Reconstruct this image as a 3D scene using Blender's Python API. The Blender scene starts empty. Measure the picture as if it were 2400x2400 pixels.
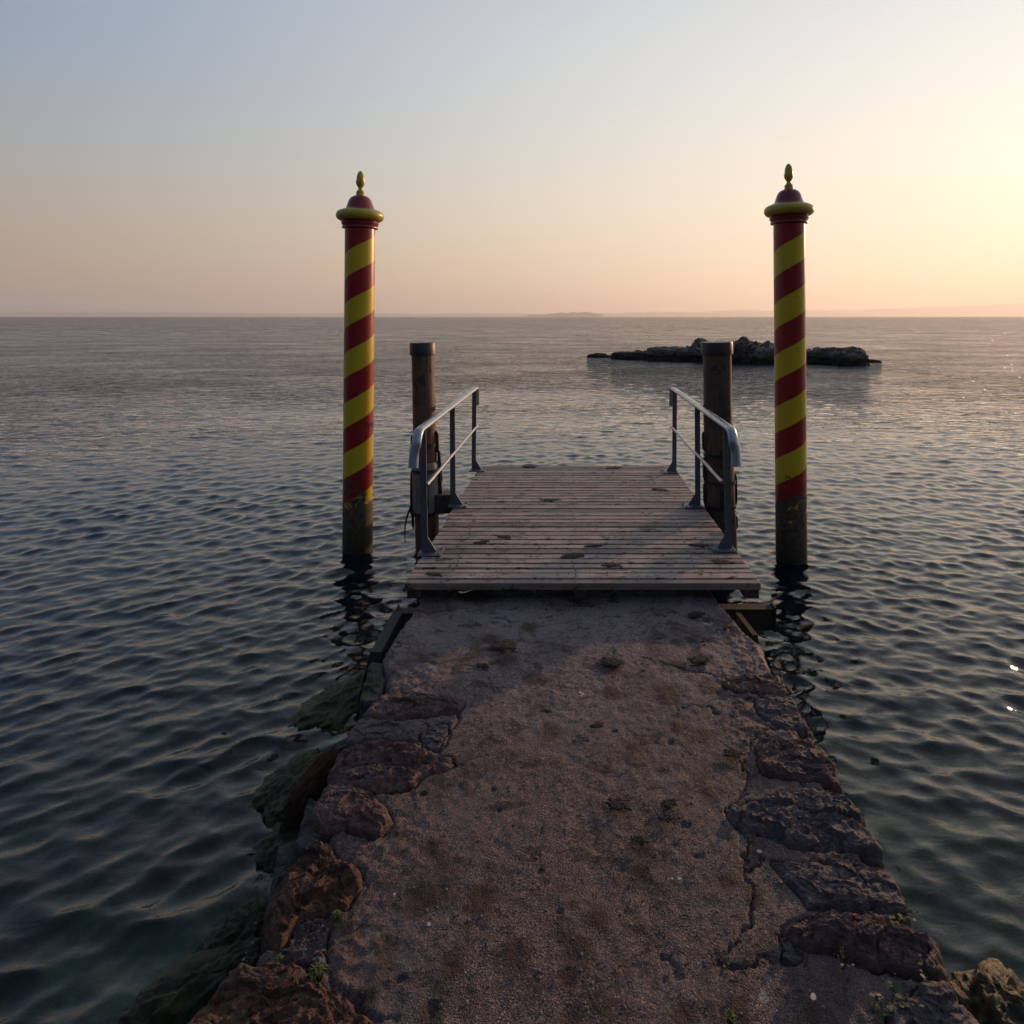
import bpy, math, random
import numpy as np
from mathutils import Vector, Matrix
rad = math.radians
S = bpy.context.scene
C = S.collection
random.seed(7)
rng = np.random.default_rng(11)

# ------------------------------------------------------------------ camera
F = 1500.0; CX = 1337.0; CY = 742.0          # focal length, optical axis (photo pixels, 2400 wide)
EYE = 2.15                                    # eye above the water (z = 0)
cam = bpy.data.cameras.new('camera'); co = bpy.data.objects.new('camera', cam); C.objects.link(co)
cam.sensor_width = 24.0; cam.lens = 24.0 * F / 2400
cam.shift_x = -(CX - 1200) / 2400; cam.shift_y = -(1200 - CY) / 2400
cam.clip_start = 0.05; cam.clip_end = 120000
co.location = (0, 0, EYE); co.rotation_euler = (rad(90), 0, 0)
S.camera = co

# ------------------------------------------------------------------ sun and sky
SUN_AZ, SUN_EL = 44.0, 10.0                   # azimuth to the right of +Y
sun_dir = Vector((math.sin(rad(SUN_AZ)) * math.cos(rad(SUN_EL)), math.cos(rad(SUN_AZ)) * math.cos(rad(SUN_EL)), math.sin(rad(SUN_EL))))
sl = bpy.data.lights.new('sun', 'SUN'); so = bpy.data.objects.new('sun', sl); C.objects.link(so)
sl.energy = 3.0; sl.angle = rad(1.0); sl.color = (1.0, 0.58, 0.32)
so.rotation_euler = sun_dir.to_track_quat('Z', 'Y').to_euler()
so.location = (20, 20, 10)

world = bpy.data.worlds.new('World'); S.world = world; world.use_nodes = True


class NT:
    """small helper round a node tree"""
    def __init__(s, tree):
        s.t = tree; tree.nodes.clear()
    def n(s, kind, inputs=None, **props):
        nd = s.t.nodes.new(kind)
        for k, v in props.items(): setattr(nd, k, v)
        for k, v in (inputs or {}).items():
            sock = nd.inputs[k]
            if isinstance(v, bpy.types.NodeSocket): s.t.links.new(v, sock)
            else: sock.default_value = v
        return nd
    def math(s, op, a, b=0.0, c=0.0, clamp=False):
        nd = s.n('ShaderNodeMath', {0: a, 1: b, 2: c}, operation=op); nd.use_clamp = clamp
        return nd.outputs[0]
    def vmath(s, op, a, b=(0, 0, 0)):
        return s.n('ShaderNodeVectorMath', {0: a, 1: b}, operation=op)
    def ramp(s, fac, stops, interp='LINEAR'):
        nd = s.n('ShaderNodeValToRGB', {0: fac}); cr = nd.color_ramp; cr.interpolation = interp
        while len(cr.elements) < len(stops): cr.elements.new(0.5)
        for e, (p, c) in zip(cr.elements, stops):
            e.position = p; e.color = (c[0], c[1], c[2], 1) if not isinstance(c, (int, float)) else (c, c, c, 1)
        return nd.outputs[0]
    def mix(s, fac, a, b, blend='MIX'):
        nd = s.n('ShaderNodeMix', data_type='RGBA', blend_type=blend)
        for i, v in ((0, fac), (6, a), (7, b)):
            if isinstance(v, bpy.types.NodeSocket): s.t.links.new(v, nd.inputs[i])
            elif i == 0: nd.inputs[0].default_value = v
            else: nd.inputs[i].default_value = (*v[:3], 1)
        return nd.outputs[2]
    def noise(s, vec, scale, detail=4, rough=0.55, dist=0.0, out=0):
        return s.n('ShaderNodeTexNoise', {'Vector': vec, 'Scale': scale, 'Detail': detail, 'Roughness': rough, 'Distortion': dist}).outputs[out]
    def maprange(s, v, a, b, c=0.0, d=1.0, smooth=False):
        nd = s.n('ShaderNodeMapRange', {'Value': v, 'From Min': a, 'From Max': b, 'To Min': c, 'To Max': d})
        if smooth: nd.interpolation_type = 'SMOOTHSTEP'
        return nd.outputs[0]
    def scaled(s, vec, sc, loc=(0, 0, 0), rot=(0, 0, 0)):
        return s.n('ShaderNodeMapping', {'Vector': vec, 'Scale': sc, 'Location': loc, 'Rotation': rot}).outputs[0]


def build_world():
    t = NT(world.node_tree)
    d = t.vmath('NORMALIZE', t.n('ShaderNodeTexCoord').outputs['Generated']).outputs[0]
    el = t.math('MULTIPLY', t.math('ARCSINE', t.n('ShaderNodeSeparateXYZ', {0: d}).outputs[2]), 180 / math.pi)
    e = t.math('DIVIDE', t.math('MAXIMUM', el, 0.0), 90.0)
    dot = t.vmath('DOT_PRODUCT', d, tuple(sun_dir)).outputs['Value']
    gam = t.math('MULTIPLY', t.math('ARCCOSINE', t.math('MINIMUM', dot, 0.99999)), 180 / math.pi)
    K = 1 / 90.0
    away = t.ramp(e, [(0, (.27, .170, .120)), (3 * K, (.30, .205, .150)), (8 * K, (.25, .235, .215)), (13 * K, (.16, .23, .31)),
                      (20 * K, (.085, .195, .355)), (45 * K, (.10, .175, .31)), (1, (.045, .075, .14))], 'B_SPLINE')
    toward = t.ramp(e, [(0, (.92, .69, .46)), (4 * K, (.93, .76, .53)), (10 * K, (.91, .82, .66)), (18 * K, (.77, .78, .73)),
                        (27 * K, (.68, .71, .72)), (45 * K, (.42, .47, .54)), (1, (.05, .08, .145))], 'B_SPLINE')
    # smooth weight of the sunward sky
    g1 = t.math('DIVIDE', gam, 73.0)
    w = t.math('EXPONENT', t.math('MULTIPLY', t.math('POWER', g1, 2.5), -1.0))
    base = t.mix(w, away, toward)
    dim = t.maprange(gam, 80, 170, 1.0, 0.62, True)      # the sky opposite a low sun is dimmer
    base = t.mix(1.0, base, t.n('ShaderNodeCombineColor', {0: dim, 1: dim, 2: dim}).outputs[0], 'MULTIPLY')
    g2 = t.math('EXPONENT', t.math('DIVIDE', gam, -13.0))
    glow = t.n('ShaderNodeVectorMath', {0: (.11, .11, .12), 'Scale': g2}, operation='SCALE').outputs[0]
    # the clear-air part comes from the physical sky, the haze part from the two ramps
    sky = t.n('ShaderNodeTexSky', sky_type='NISHITA'); sky.sun_disc = False
    sky.sun_elevation = rad(SUN_EL); sky.sun_rotation = rad(SUN_AZ); sky.air_density = 1.0; sky.dust_density = 2.0; sky.ozone_density = 2.0
    col = t.mix(1.0, base, glow, 'ADD')
    b1 = t.n('ShaderNodeBackground', {'Color': sky.outputs[0], 'Strength': 0.004})
    b2 = t.n('ShaderNodeBackground', {'Color': col, 'Strength': 0.95})
    add = t.n('ShaderNodeAddShader', {0: b1.outputs[0], 1: b2.outputs[0]})
    t.n('ShaderNodeOutputWorld', {0: add.outputs[0]})


build_world()
try:
    world.cycles.sampling_method = 'MANUAL'; world.cycles.sample_map_resolution = 512
except Exception: pass
S.view_settings.view_transform = 'Standard'; S.view_settings.look = 'None'
S.view_settings.exposure = 0.20; S.view_settings.gamma = 1.0; S.view_settings.use_curve_mapping = False
S.cycles.max_bounces = 8; S.cycles.diffuse_bounces = 3; S.cycles.glossy_bounces = 3; S.cycles.transmission_bounces = 4
S.cycles.transparent_max_bounces = 8; S.cycles.volume_bounces = 1; S.cycles.sample_clamp_indirect = 4.0

# ------------------------------------------------------------------ numpy noise
_perm = rng.permutation(256); _perm = np.concatenate([_perm, _perm, _perm])
_grad = rng.normal(size=(256, 3)); _grad /= np.linalg.norm(_grad, axis=1)[:, None]


def perlin(x, y, z=0.0):
    x, y, z = np.broadcast_arrays(np.asarray(x, float), np.asarray(y, float), np.asarray(z, float))
    xi = np.floor(x).astype(int); yi = np.floor(y).astype(int); zi = np.floor(z).astype(int)
    xf, yf, zf = x - xi, y - yi, z - zi
    f = lambda q: q * q * q * (q * (q * 6 - 15) + 10)
    u, v, w = f(xf), f(yf), f(zf); out = 0
    for a in (0, 1):
        for b in (0, 1):
            for c in (0, 1):
                h = _perm[_perm[_perm[(xi + a) & 255] + ((yi + b) & 255)] + ((zi + c) & 255)]
                g = _grad[h]
                dt = g[..., 0] * (xf - a) + g[..., 1] * (yf - b) + g[..., 2] * (zf - c)
                out = out + dt * (u if a else 1 - u) * (v if b else 1 - v) * (w if c else 1 - w)
    return out * 1.5


def fbm(x, y, z=0.0, octv=5, gain=0.5, ridged=False):
    out = 0; amp = 1.0; fr = 1.0
    for i in range(octv):
        p = perlin(np.asarray(x) * fr + 17.3 * i, np.asarray(y) * fr - 9.1 * i, np.asarray(z) * fr + 4.7 * i)
        out = out + amp * ((0.5 - np.abs(p)) * 1.6 - 0.4 if ridged else p); amp *= gain; fr *= 2.03
    return out


def facet(x, y, cell, seed, step=1.0, tilt=1.0):
    """fractured surface: every cell its own flat face, set at its own height and lean"""
    gx, gy = np.asarray(x) / cell, np.asarray(y) / cell; ix, iy = np.floor(gx).astype(int), np.floor(gy).astype(int)
    best = np.full(gx.shape, 9.0); out = np.zeros(gx.shape); s0 = int(seed * 17) % 251
    for a in (-1, 0, 1):
        for b in (-1, 0, 1):
            cx, cy = ix + a, iy + b; h = _perm[_perm[(cx + s0) & 255] + (cy & 255)]; g = _grad[h]; g2 = _grad[(h + 91) & 255]
            px, py = cx + .5 + .45 * g[..., 0], cy + .5 + .45 * g[..., 1]; d = np.hypot(gx - px, gy - py)
            v = step * g2[..., 2] * .5 + tilt * (g2[..., 0] * (gx - px) + g2[..., 1] * (gy - py)); m = d < best
            out = np.where(m, v, out); best = np.minimum(best, d)
    return out


sstep = lambda a, b, x: (lambda q: q * q * (3 - 2 * q))(np.clip((x - a) / (b - a), 0, 1))

# ------------------------------------------------------------------ object helpers


def tag(o, label=None, cat=None, group=None, kind=None):
    if label: o['label'] = label
    if cat: o['category'] = cat
    if group: o['group'] = group
    if kind: o['kind'] = kind
    return o


def empty(name, loc=(0, 0, 0), **kw):
    o = bpy.data.objects.new(name, None); C.objects.link(o); o.location = loc; o.empty_display_size = 0.1
    return tag(o, **kw)


def mesh_np(name, verts, faces, mat=None, parent=None, smooth=True, loc=None):
    me = bpy.data.meshes.new(name); verts = np.asarray(verts, dtype=np.float32)
    if isinstance(faces, np.ndarray):
        n, k = faces.shape
        me.vertices.add(len(verts)); me.vertices.foreach_set('co', verts.ravel())
        me.loops.add(n * k); me.loops.foreach_set('vertex_index', faces.astype(np.int32).ravel())
        me.polygons.add(n); me.polygons.foreach_set('loop_start', np.arange(0, n * k, k, dtype=np.int32))
        me.update(calc_edges=True); me.validate()
    else:
        me.from_pydata([tuple(map(float, v)) for v in verts], [], faces); me.update()
    if smooth: me.polygons.foreach_set('use_smooth', [True] * len(me.polygons))
    if mat: me.materials.append(mat)
    return obj_of(name, me, parent, loc)


def obj_of(name, me, parent=None, loc=None):
    o = bpy.data.objects.new(name, me); C.objects.link(o)
    if parent is not None:
        o.parent = parent
        if parent.type == 'EMPTY' or True:
            o.matrix_parent_inverse = Matrix.Identity(4)
    if loc is not None: o.location = loc
    return o


class MB:
    """collects boxes, bars, tubes and lathed shapes into one mesh"""
    def __init__(s): s.v = []; s.f = []
    def add(s, vs, fs):
        b = len(s.v); s.v += [tuple(map(float, q)) for q in vs]; s.f += [tuple(b + i for i in f) for f in fs]; return s
    def box(s, x0, x1, y0, y1, z0, z1, bev=0.0):
        if bev <= 0:
            vs = [(x, y, z) for z in (z0, z1) for x, y in ((x0, y0), (x1, y0), (x1, y1), (x0, y1))]
            return s.add(vs, [(3, 2, 1, 0), (4, 5, 6, 7), (0, 1, 5, 4), (1, 2, 6, 5), (2, 3, 7, 6), (3, 0, 4, 7)])
        b = bev; rings = []
        for z, i in ((z0, b), (z0 + b, 0), (z1 - b, 0), (z1, b)):
            rings.append([(x0 + i, y0 + b, z), (x0 + b, y0 + i, z), (x1 - b, y0 + i, z), (x1 - i, y0 + b, z),
                          (x1 - i, y1 - b, z), (x1 - b, y1 - i, z), (x0 + b, y1 - i, z), (x0 + i, y1 - b, z)])
        vs = [p for r in rings for p in r]
        fs = [tuple(range(7, -1, -1)), tuple(range(24, 32))]
        for r in range(3):
            for k in range(8): fs.append((r * 8 + k, r * 8 + (k + 1) % 8, (r + 1) * 8 + (k + 1) % 8, (r + 1) * 8 + k))
        return s.add(vs, fs)
    def tube(s, pts, rx, rz=None, seg=10, cap=True):
        """sweep an ellipse (rx across, rz along the local up) along pts"""
        pts = [Vector(p) for p in pts]; rz = rx if rz is None else rz; n = len(pts); vs = []
        for i, p in enumerate(pts):
            d = (pts[min(i + 1, n - 1)] - pts[max(i - 1, 0)]).normalized()
            side = d.cross(Vector((0, 0, 1)))
            if side.length < 1e-3 or abs(d.x) < 0.35: side = Vector((1, 0, 0)) - d * d.x
            side.normalize(); up = side.cross(d)
            r1 = rx[i] if isinstance(rx, (list, tuple)) else rx; r2 = rz[i] if isinstance(rz, (list, tuple)) else rz
            for k in range(seg):
                a = 2 * math.pi * k / seg; vs.append(p + side * math.cos(a) * r1 + up * math.sin(a) * r2)
        fs = [(i * seg + k, i * seg + (k + 1) % seg, (i + 1) * seg + (k + 1) % seg, (i + 1) * seg + k) for i in range(n - 1) for k in range(seg)]
        if cap: fs += [tuple(range(seg - 1, -1, -1)), tuple((n - 1) * seg + k for k in range(seg))]
        return s.add(vs, fs)
    def lathe(s, prof, cx=0, cy=0, seg=48):
        vs = [(cx + r * math.cos(2 * math.pi * k / seg), cy + r * math.sin(2 * math.pi * k / seg), z) for r, z in prof for k in range(seg)]
        n = len(prof)
        fs = [(i * seg + k, i * seg + (k + 1) % seg, (i + 1) * seg + (k + 1) % seg, (i + 1) * seg + k) for i in range(n - 1) for k in range(seg)]
        fs += [tuple(range(seg - 1, -1, -1)), tuple((n - 1) * seg + k for k in range(seg))]
        return s.add(vs, fs)
    def prism(s, poly, axis, a0, a1):
        """poly in the two other axes, extruded along axis"""
        def mk(p, a):
            return {'x': (a, p[0], p[1]), 'y': (p[0], a, p[1]), 'z': (p[0], p[1], a)}[axis]
        n = len(poly); vs = [mk(p, a0) for p in poly] + [mk(p, a1) for p in poly]
        return s.add(vs, [tuple(range(n)), tuple(range(2 * n - 1, n - 1, -1))] + [(i, n + i, n + (i + 1) % n, (i + 1) % n) for i in range(n)])
    def build(s, name, mat, parent=None, smooth=False, loc=None, angle=40):
        me = bpy.data.meshes.new(name); me.from_pydata(s.v, [], s.f); me.update(); me.materials.append(mat)
        import bmesh
        bm = bmesh.new(); bm.from_mesh(me); bmesh.ops.recalc_face_normals(bm, faces=bm.faces)
        if smooth:
            for f in bm.faces: f.smooth = True
            for e in bm.edges:
                if len(e.link_faces) == 2 and e.calc_face_angle(0) > rad(angle): e.smooth = False
        bm.to_mesh(me); bm.free()
        return obj_of(name, me, parent, loc)


def new_mat(name):
    m = bpy.data.materials.new(name); m.use_nodes = True
    return m, NT(m.node_tree)


def finish(t, col, rough=0.7, normal=None, metal=0.0, spec=0.5, extra=None):
    ins = {'Base Color': col if isinstance(col, bpy.types.NodeSocket) else (*col, 1), 'Roughness': rough, 'Metallic': metal, 'Specular IOR Level': spec}
    if normal is not None: ins['Normal'] = normal
    ins.update(extra or {})
    p = t.n('ShaderNodeBsdfPrincipled', ins)
    t.n('ShaderNodeOutputMaterial', {0: p.outputs[0]})
    return p


def wet(t, col, rough=None, z0=.05, z1=.16):
    """a wet dark band just above the waterline"""
    p = t.n('ShaderNodeNewGeometry').outputs['Position']; z = t.n('ShaderNodeSeparateXYZ', {0: p}).outputs[2]
    w = t.maprange(t.math('ADD', z, t.math('MULTIPLY', t.noise(p, 7, 4, .6), .08)), z0 + .04, z1 + .04, 1, 0)
    return t.mix(t.math('MULTIPLY', w, .8), col, t.mix(1.0, col, (.22, .25, .18), 'MULTIPLY')), t.maprange(w, 0, 1, rough, .18)


def bump(t, h, dist, strength=1.0, normal=None):
    ins = {'Height': h, 'Distance': dist, 'Strength': strength}
    if normal is not None: ins['Normal'] = normal
    return t.n('ShaderNodeBump', ins).outputs[0]


OBJ = lambda t: t.n('ShaderNodeTexCoord').outputs['Object']
RND = lambda t: t.n('ShaderNodeObjectInfo').outputs['Random']

# ------------------------------------------------------------------ materials


def mat_concrete():
    m, t = new_mat('pebbly_concrete'); o = OBJ(t)
    crag = t.n('ShaderNodeAttribute', attribute_name='crag').outputs['Fac']
    v1 = t.n('ShaderNodeTexVoronoi', {'Vector': o, 'Scale': 150.0})
    v2 = t.n('ShaderNodeTexVoronoi', {'Vector': o, 'Scale': 330.0})
    peb = t.ramp(t.n('ShaderNodeSeparateColor', {0: v1.outputs['Color']}).outputs[0],
                 [(0, (.012, .010, .013)), (.45, (.040, .033, .036)), (.66, (.10, .080, .078)), (.84, (.23, .18, .155)), (.95, (.50, .42, .36)), (1, (.62, .56, .50))])
    sand = t.ramp(t.n('ShaderNodeSeparateColor', {0: v2.outputs['Color']}).outputs[0], [(0, (.016, .014, .017)), (.6, (.085, .070, .072)), (1, (.26, .21, .19))])
    cov = t.maprange(t.noise(o, 14, 3), .40, .58)
    col = t.mix(t.math('MULTIPLY', t.maprange(v1.outputs['Distance'], .1, .45, 1, 0), t.math('ADD', t.math('MULTIPLY', cov, .6), .4)), sand, peb)
    big = t.noise(o, 1.7, 5, .6)
    col = t.mix(t.maprange(big, .45, .62, 0, .45), col, (.105, .100, .105))
    sb = t.n('ShaderNodeAttribute', attribute_name='stain').outputs['Fac']; pale = t.n('ShaderNodeAttribute', attribute_name='pale').outputs['Fac']
    col = t.mix(t.maprange(t.math('ADD', sb, t.math('MULTIPLY', t.math('SUBTRACT', t.noise(o, 30, 5, .7), .5), 1.1)), .22, .75, 0, .85), col, (.026, .013, .007))
    col = t.mix(t.maprange(t.math('ADD', pale, t.math('MULTIPLY', t.math('SUBTRACT', t.noise(o, 60, 5, .75), .5), 1.2)), .4, .65, 0, .75), col, (.34, .34, .37))
    stc = t.mix(t.maprange(t.noise(o, 11, 5, .65), .4, .6), (.10, .062, .050), (.155, .125, .12))
    col = t.mix(t.math('MULTIPLY', t.math('MULTIPLY', crag, t.maprange(t.noise(o, 6, 5, .6), .38, .55)), .75), col, stc)
    st = t.math('MULTIPLY', t.maprange(t.noise(t.scaled(o, (1, 1, 1), (3, 1, 0)), 2.6, 5, .66, .4), .52, .66), .9)
    col = t.mix(st, col, t.mix(.86, col, (.022, .011, .006)))
    st2 = t.maprange(t.noise(t.scaled(o, (1, 1.3, 1), (7, 5, 0)), 7.5, 5, .72, .7), .565, .60)
    col = t.mix(t.math('MULTIPLY', st2, .75), col, (.018, .012, .009))
    wht = t.maprange(t.noise(t.scaled(o, (1, 1, 1), (11, 8, 0)), 5.0, 6, .75), .70, .72)
    col = t.mix(t.math('MULTIPLY', wht, .6), col, (.28, .28, .30))
    hgt = t.math('ADD', t.math('MULTIPLY', t.maprange(v1.outputs['Distance'], 0, .6, 1, 0), .7),
                 t.math('ADD', t.math('MULTIPLY', t.maprange(v2.outputs['Distance'], 0, .6, 1, 0), .35), t.math('MULTIPLY', t.noise(o, 60, 4, .7), .8)))
    nm = bump(t, t.math('MULTIPLY', hgt, t.maprange(t.noise(o, 2.3, 4, .6), .38, .62, .3, 1.1)), .0045, 1.0)
    nm = bump(t, t.noise(o, 16, 4, .6), .012, .8, nm)
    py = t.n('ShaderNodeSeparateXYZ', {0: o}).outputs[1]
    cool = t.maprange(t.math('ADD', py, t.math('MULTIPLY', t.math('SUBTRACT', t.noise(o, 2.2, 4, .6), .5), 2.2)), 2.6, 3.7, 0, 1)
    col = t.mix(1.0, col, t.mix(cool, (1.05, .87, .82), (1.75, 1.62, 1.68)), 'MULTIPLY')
    col, rg = wet(t, col, .78)
    finish(t, col, rg, nm, spec=.35)
    return m


def mat_stone(name, c1, c2, c3, moss=0.0):
    m, t = new_mat(name); o = OBJ(t); r = RND(t)
    off = t.n('ShaderNodeCombineXYZ', {0: t.math('MULTIPLY', r, 9.0), 1: t.math('MULTIPLY', r, -5.0), 2: r}).outputs[0]
    o = t.vmath('ADD', o, off).outputs[0]
    n1 = t.noise(o, 5, 6, .65, .5); n2 = t.noise(o, 26, 5, .7); n3 = t.noise(t.scaled(o, (1, 2.4, 3)), 9, 5, .65, 1.2)
    col = t.mix(t.maprange(n1, .40, .62), c1, c2)
    col = t.mix(t.maprange(n3, .52, .66, 0, .85), col, c3)
    col = t.mix(t.maprange(n2, .3, .7, .75, 0), col, t.mix(1.0, col, (.35, .33, .36), 'MULTIPLY'))
    col = t.mix(t.maprange(t.noise(o, 42, 3, .6), .68, .74, 0, .7), col, (.26, .25, .26))
    if moss: col = t.mix(t.maprange(t.noise(o, 3.5, 5, .6), .62 - moss * .2, .68 - moss * .1), col, (.035, .045, .010))
    v = t.n('ShaderNodeTexVoronoi', {'Vector': t.scaled(o, (1, 1.6, 1)), 'Scale': 26.0}, feature='DISTANCE_TO_EDGE')
    nm = bump(t, t.noise(o, 120, 4, .75), .005, 1.0)
    nm = bump(t, t.math('ADD', t.noise(t.scaled(o, (1, 2, 2)), 30, 6, .72, .8), t.math('MULTIPLY', t.maprange(v.outputs['Distance'], 0, .10), .12)), .020, 1.0, nm)
    col, rg = wet(t, col, .72)
    finish(t, col, rg, nm, spec=.4)
    return m


def mat_moss(name, a, b, c):
    m, t = new_mat(name); o = OBJ(t)
    n = t.noise(o, 9, 6, .7)
    col = t.ramp(n, [(.3, (.006, .007, .003)), (.5, a), (.62, b), (.75, c)])
    nm = bump(t, t.noise(t.scaled(o, (1, 1, .5)), 55, 6, .8, .6), .016, 1.0)
    finish(t, col, .55, nm, spec=.5)
    return m


def mat_wood(name, ca, cb, cd, scale=(1.2, 14, 14), stain=.55):
    """weathered timber, grain along the first axis of scale; one tone per piece"""
    m, t = new_mat(name); o = OBJ(t); r = RND(t)
    geo = t.n('ShaderNodeNewGeometry').outputs['Position']
    off = t.n('ShaderNodeCombineXYZ', {0: t.math('MULTIPLY', r, 37.0), 1: t.math('MULTIPLY', r, 11.0), 2: t.math('MULTIPLY', r, 5.0)}).outputs[0]
    p = t.vmath('ADD', t.scaled(o, scale), off).outputs[0]
    g = t.noise(p, 3.0, 6, .7, .6); g2 = t.noise(p, 14.0, 4, .7)
    col = t.mix(t.maprange(t.math('FRACT', t.math('MULTIPLY', r, 7.3)), .15, .95, 0, 1, True), ca, cb)
    col = t.mix(t.maprange(g, .38, .68, 0, .7), col, cd)
    col = t.mix(t.maprange(g2, .5, .75, 0, .5), col, t.mix(1.0, col, (.45, .42, .40), 'MULTIPLY'))
    blot = t.noise(t.vmath('ADD', t.scaled(o, (1.6, 1.6, 1.6)), off).outputs[0], 2.2, 4, .6)
    col = t.mix(t.maprange(blot, .42, .66, 0, stain), col, t.mix(1.0, col, (.50, .46, .42), 'MULTIPLY'))
    dirt = t.noise(t.scaled(geo, (1.0, 2.2, 1.0), (4, 2, 0)), 7.0, 5, .72, .7)
    d2 = t.noise(t.scaled(geo, (1.0, 2.6, 1.0), (9, 4, 0)), 24.0, 4, .7, .6)
    col = t.mix(t.maprange(d2, .63, .67, 0, .8), col, (.03, .018, .011))
    col = t.mix(t.maprange(dirt, .57, .61, 0, .85), col, (.022, .013, .008))
    h = t.math('ADD', t.math('MULTIPLY', g, .7), t.math('MULTIPLY', g2, .5))
    nm = bump(t, h, .006, .9)
    finish(t, col, .62, nm, spec=.45)
    return m


def mat_metal(name, col, rough=.42, metal=.85, var=.3, scale=20):
    m, t = new_mat(name); o = OBJ(t)
    n = t.noise(o, scale, 5, .65)
    c = t.mix(t.maprange(n, .4, .7, 0, var), col, tuple(q * .35 for q in col))
    c = t.mix(t.maprange(t.noise(o, scale * 2.3, 4, .7), .68, .74, 0, .6), c, (.10, .05, .025))
    rr = t.maprange(n, .3, .7, rough * .8, rough * 1.35)
    finish(t, c, rr, bump(t, t.noise(o, scale * 6, 4, .6), .0015, .5), metal=metal)
    return m


def mat_plain(name, col, rough=.6, nscale=25, var=.4, bd=.002, metal=0.0):
    m, t = new_mat(name); o = OBJ(t); n = t.noise(o, nscale, 5, .65)
    finish(t, t.mix(t.maprange(n, .35, .68, 0, var), col, tuple(q * .4 for q in col)), rough, bump(t, t.noise(o, nscale * 3, 4, .65), bd), metal=metal)
    return m


def mat_pole(name, z_edge, period, wear_seed):
    """helical red and yellow paint: the boundary passes the front (-Y) side at height z_edge, rising to the right"""
    m, t = new_mat(name); o = OBJ(t)
    s = t.n('ShaderNodeSeparateXYZ', {0: o}); x, y, z = s.outputs
    ang = t.math('ARCTAN2', x, t.math('MULTIPLY', y, -1.0))
    ph = t.math('SUBTRACT', t.math('DIVIDE', t.math('SUBTRACT', z, z_edge), period), t.math('DIVIDE', ang, 2 * math.pi))
    fr = t.math('FRACT', t.math('ADD', ph, t.math('MULTIPLY', t.math('SUBTRACT', t.noise(o, 9, 2), .5), .01)))
    isred = t.maprange(fr, .496, .504)          # 0..0.5 yellow below the edge handled by sign
    top = t.maprange(fr, .0, .006, 1, 0)
    red = t.math('SUBTRACT', 1.0, t.math('MAXIMUM', isred, top))
    fade = t.noise(t.scaled(o, (1, 1, .5)), 5, 5, .6)
    rc = t.mix(t.maprange(fade, .45, .7, 0, .35), (.29, .010, .012), (.28, .035, .045))
    yc = t.mix(t.maprange(fade, .45, .7, 0, .4), (.62, .42, .014), (.52, .38, .035))
    col = t.mix(red, yc, rc)
    scr = t.maprange(t.noise(t.scaled(o, (3, 3, 14), (wear_seed, 0, 0)), 3.0, 4, .7), .62, .70)
    col = t.mix(t.math('MULTIPLY', scr, .40), col, (.05, .03, .02))
    # worn splash zone above the water: paint gone, algae and lime left
    wn = t.noise(t.scaled(o, (1, 1, 1), (wear_seed, 3, 0)), 6.5, 6, .68, .5)
    zz = t.math('ADD', z, t.math('MULTIPLY', t.math('SUBTRACT', wn, .5), -1.3))
    worn = t.maprange(zz, .50, .54, 1, 0)
    worn = t.math('MULTIPLY', worn, t.maprange(t.noise(t.scaled(o, (1, 1, 1.4), (1, wear_seed, 0)), 4.0, 3, .5), .66, .69, 1, .25))
    gr = t.mix(t.maprange(t.noise(o, 28, 5, .7), .35, .65), (.11, .080, .052), (.045, .029, .016))
    gr = t.mix(t.maprange(z, .30, .06), gr, (.028, .022, .008))
    col = t.mix(worn, col, gr)
    edge = t.maprange(t.math('ABSOLUTE', t.math('SUBTRACT', zz, .57)), .0, .07, 1, 0)
    col = t.mix(t.math('MULTIPLY', edge, t.maprange(t.noise(o, 30, 4, .7), .45, .6)), col, (.02, .016, .010))
    rough = t.maprange(worn, 0, 1, .34, .8)
    h = t.math('MULTIPLY', t.noise(o, 45, 5, .7), t.math('ADD', t.math('MULTIPLY', worn, 1.0), .06))
    finish(t, col, rough, bump(t, h, .006), spec=.5)
    return m


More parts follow.
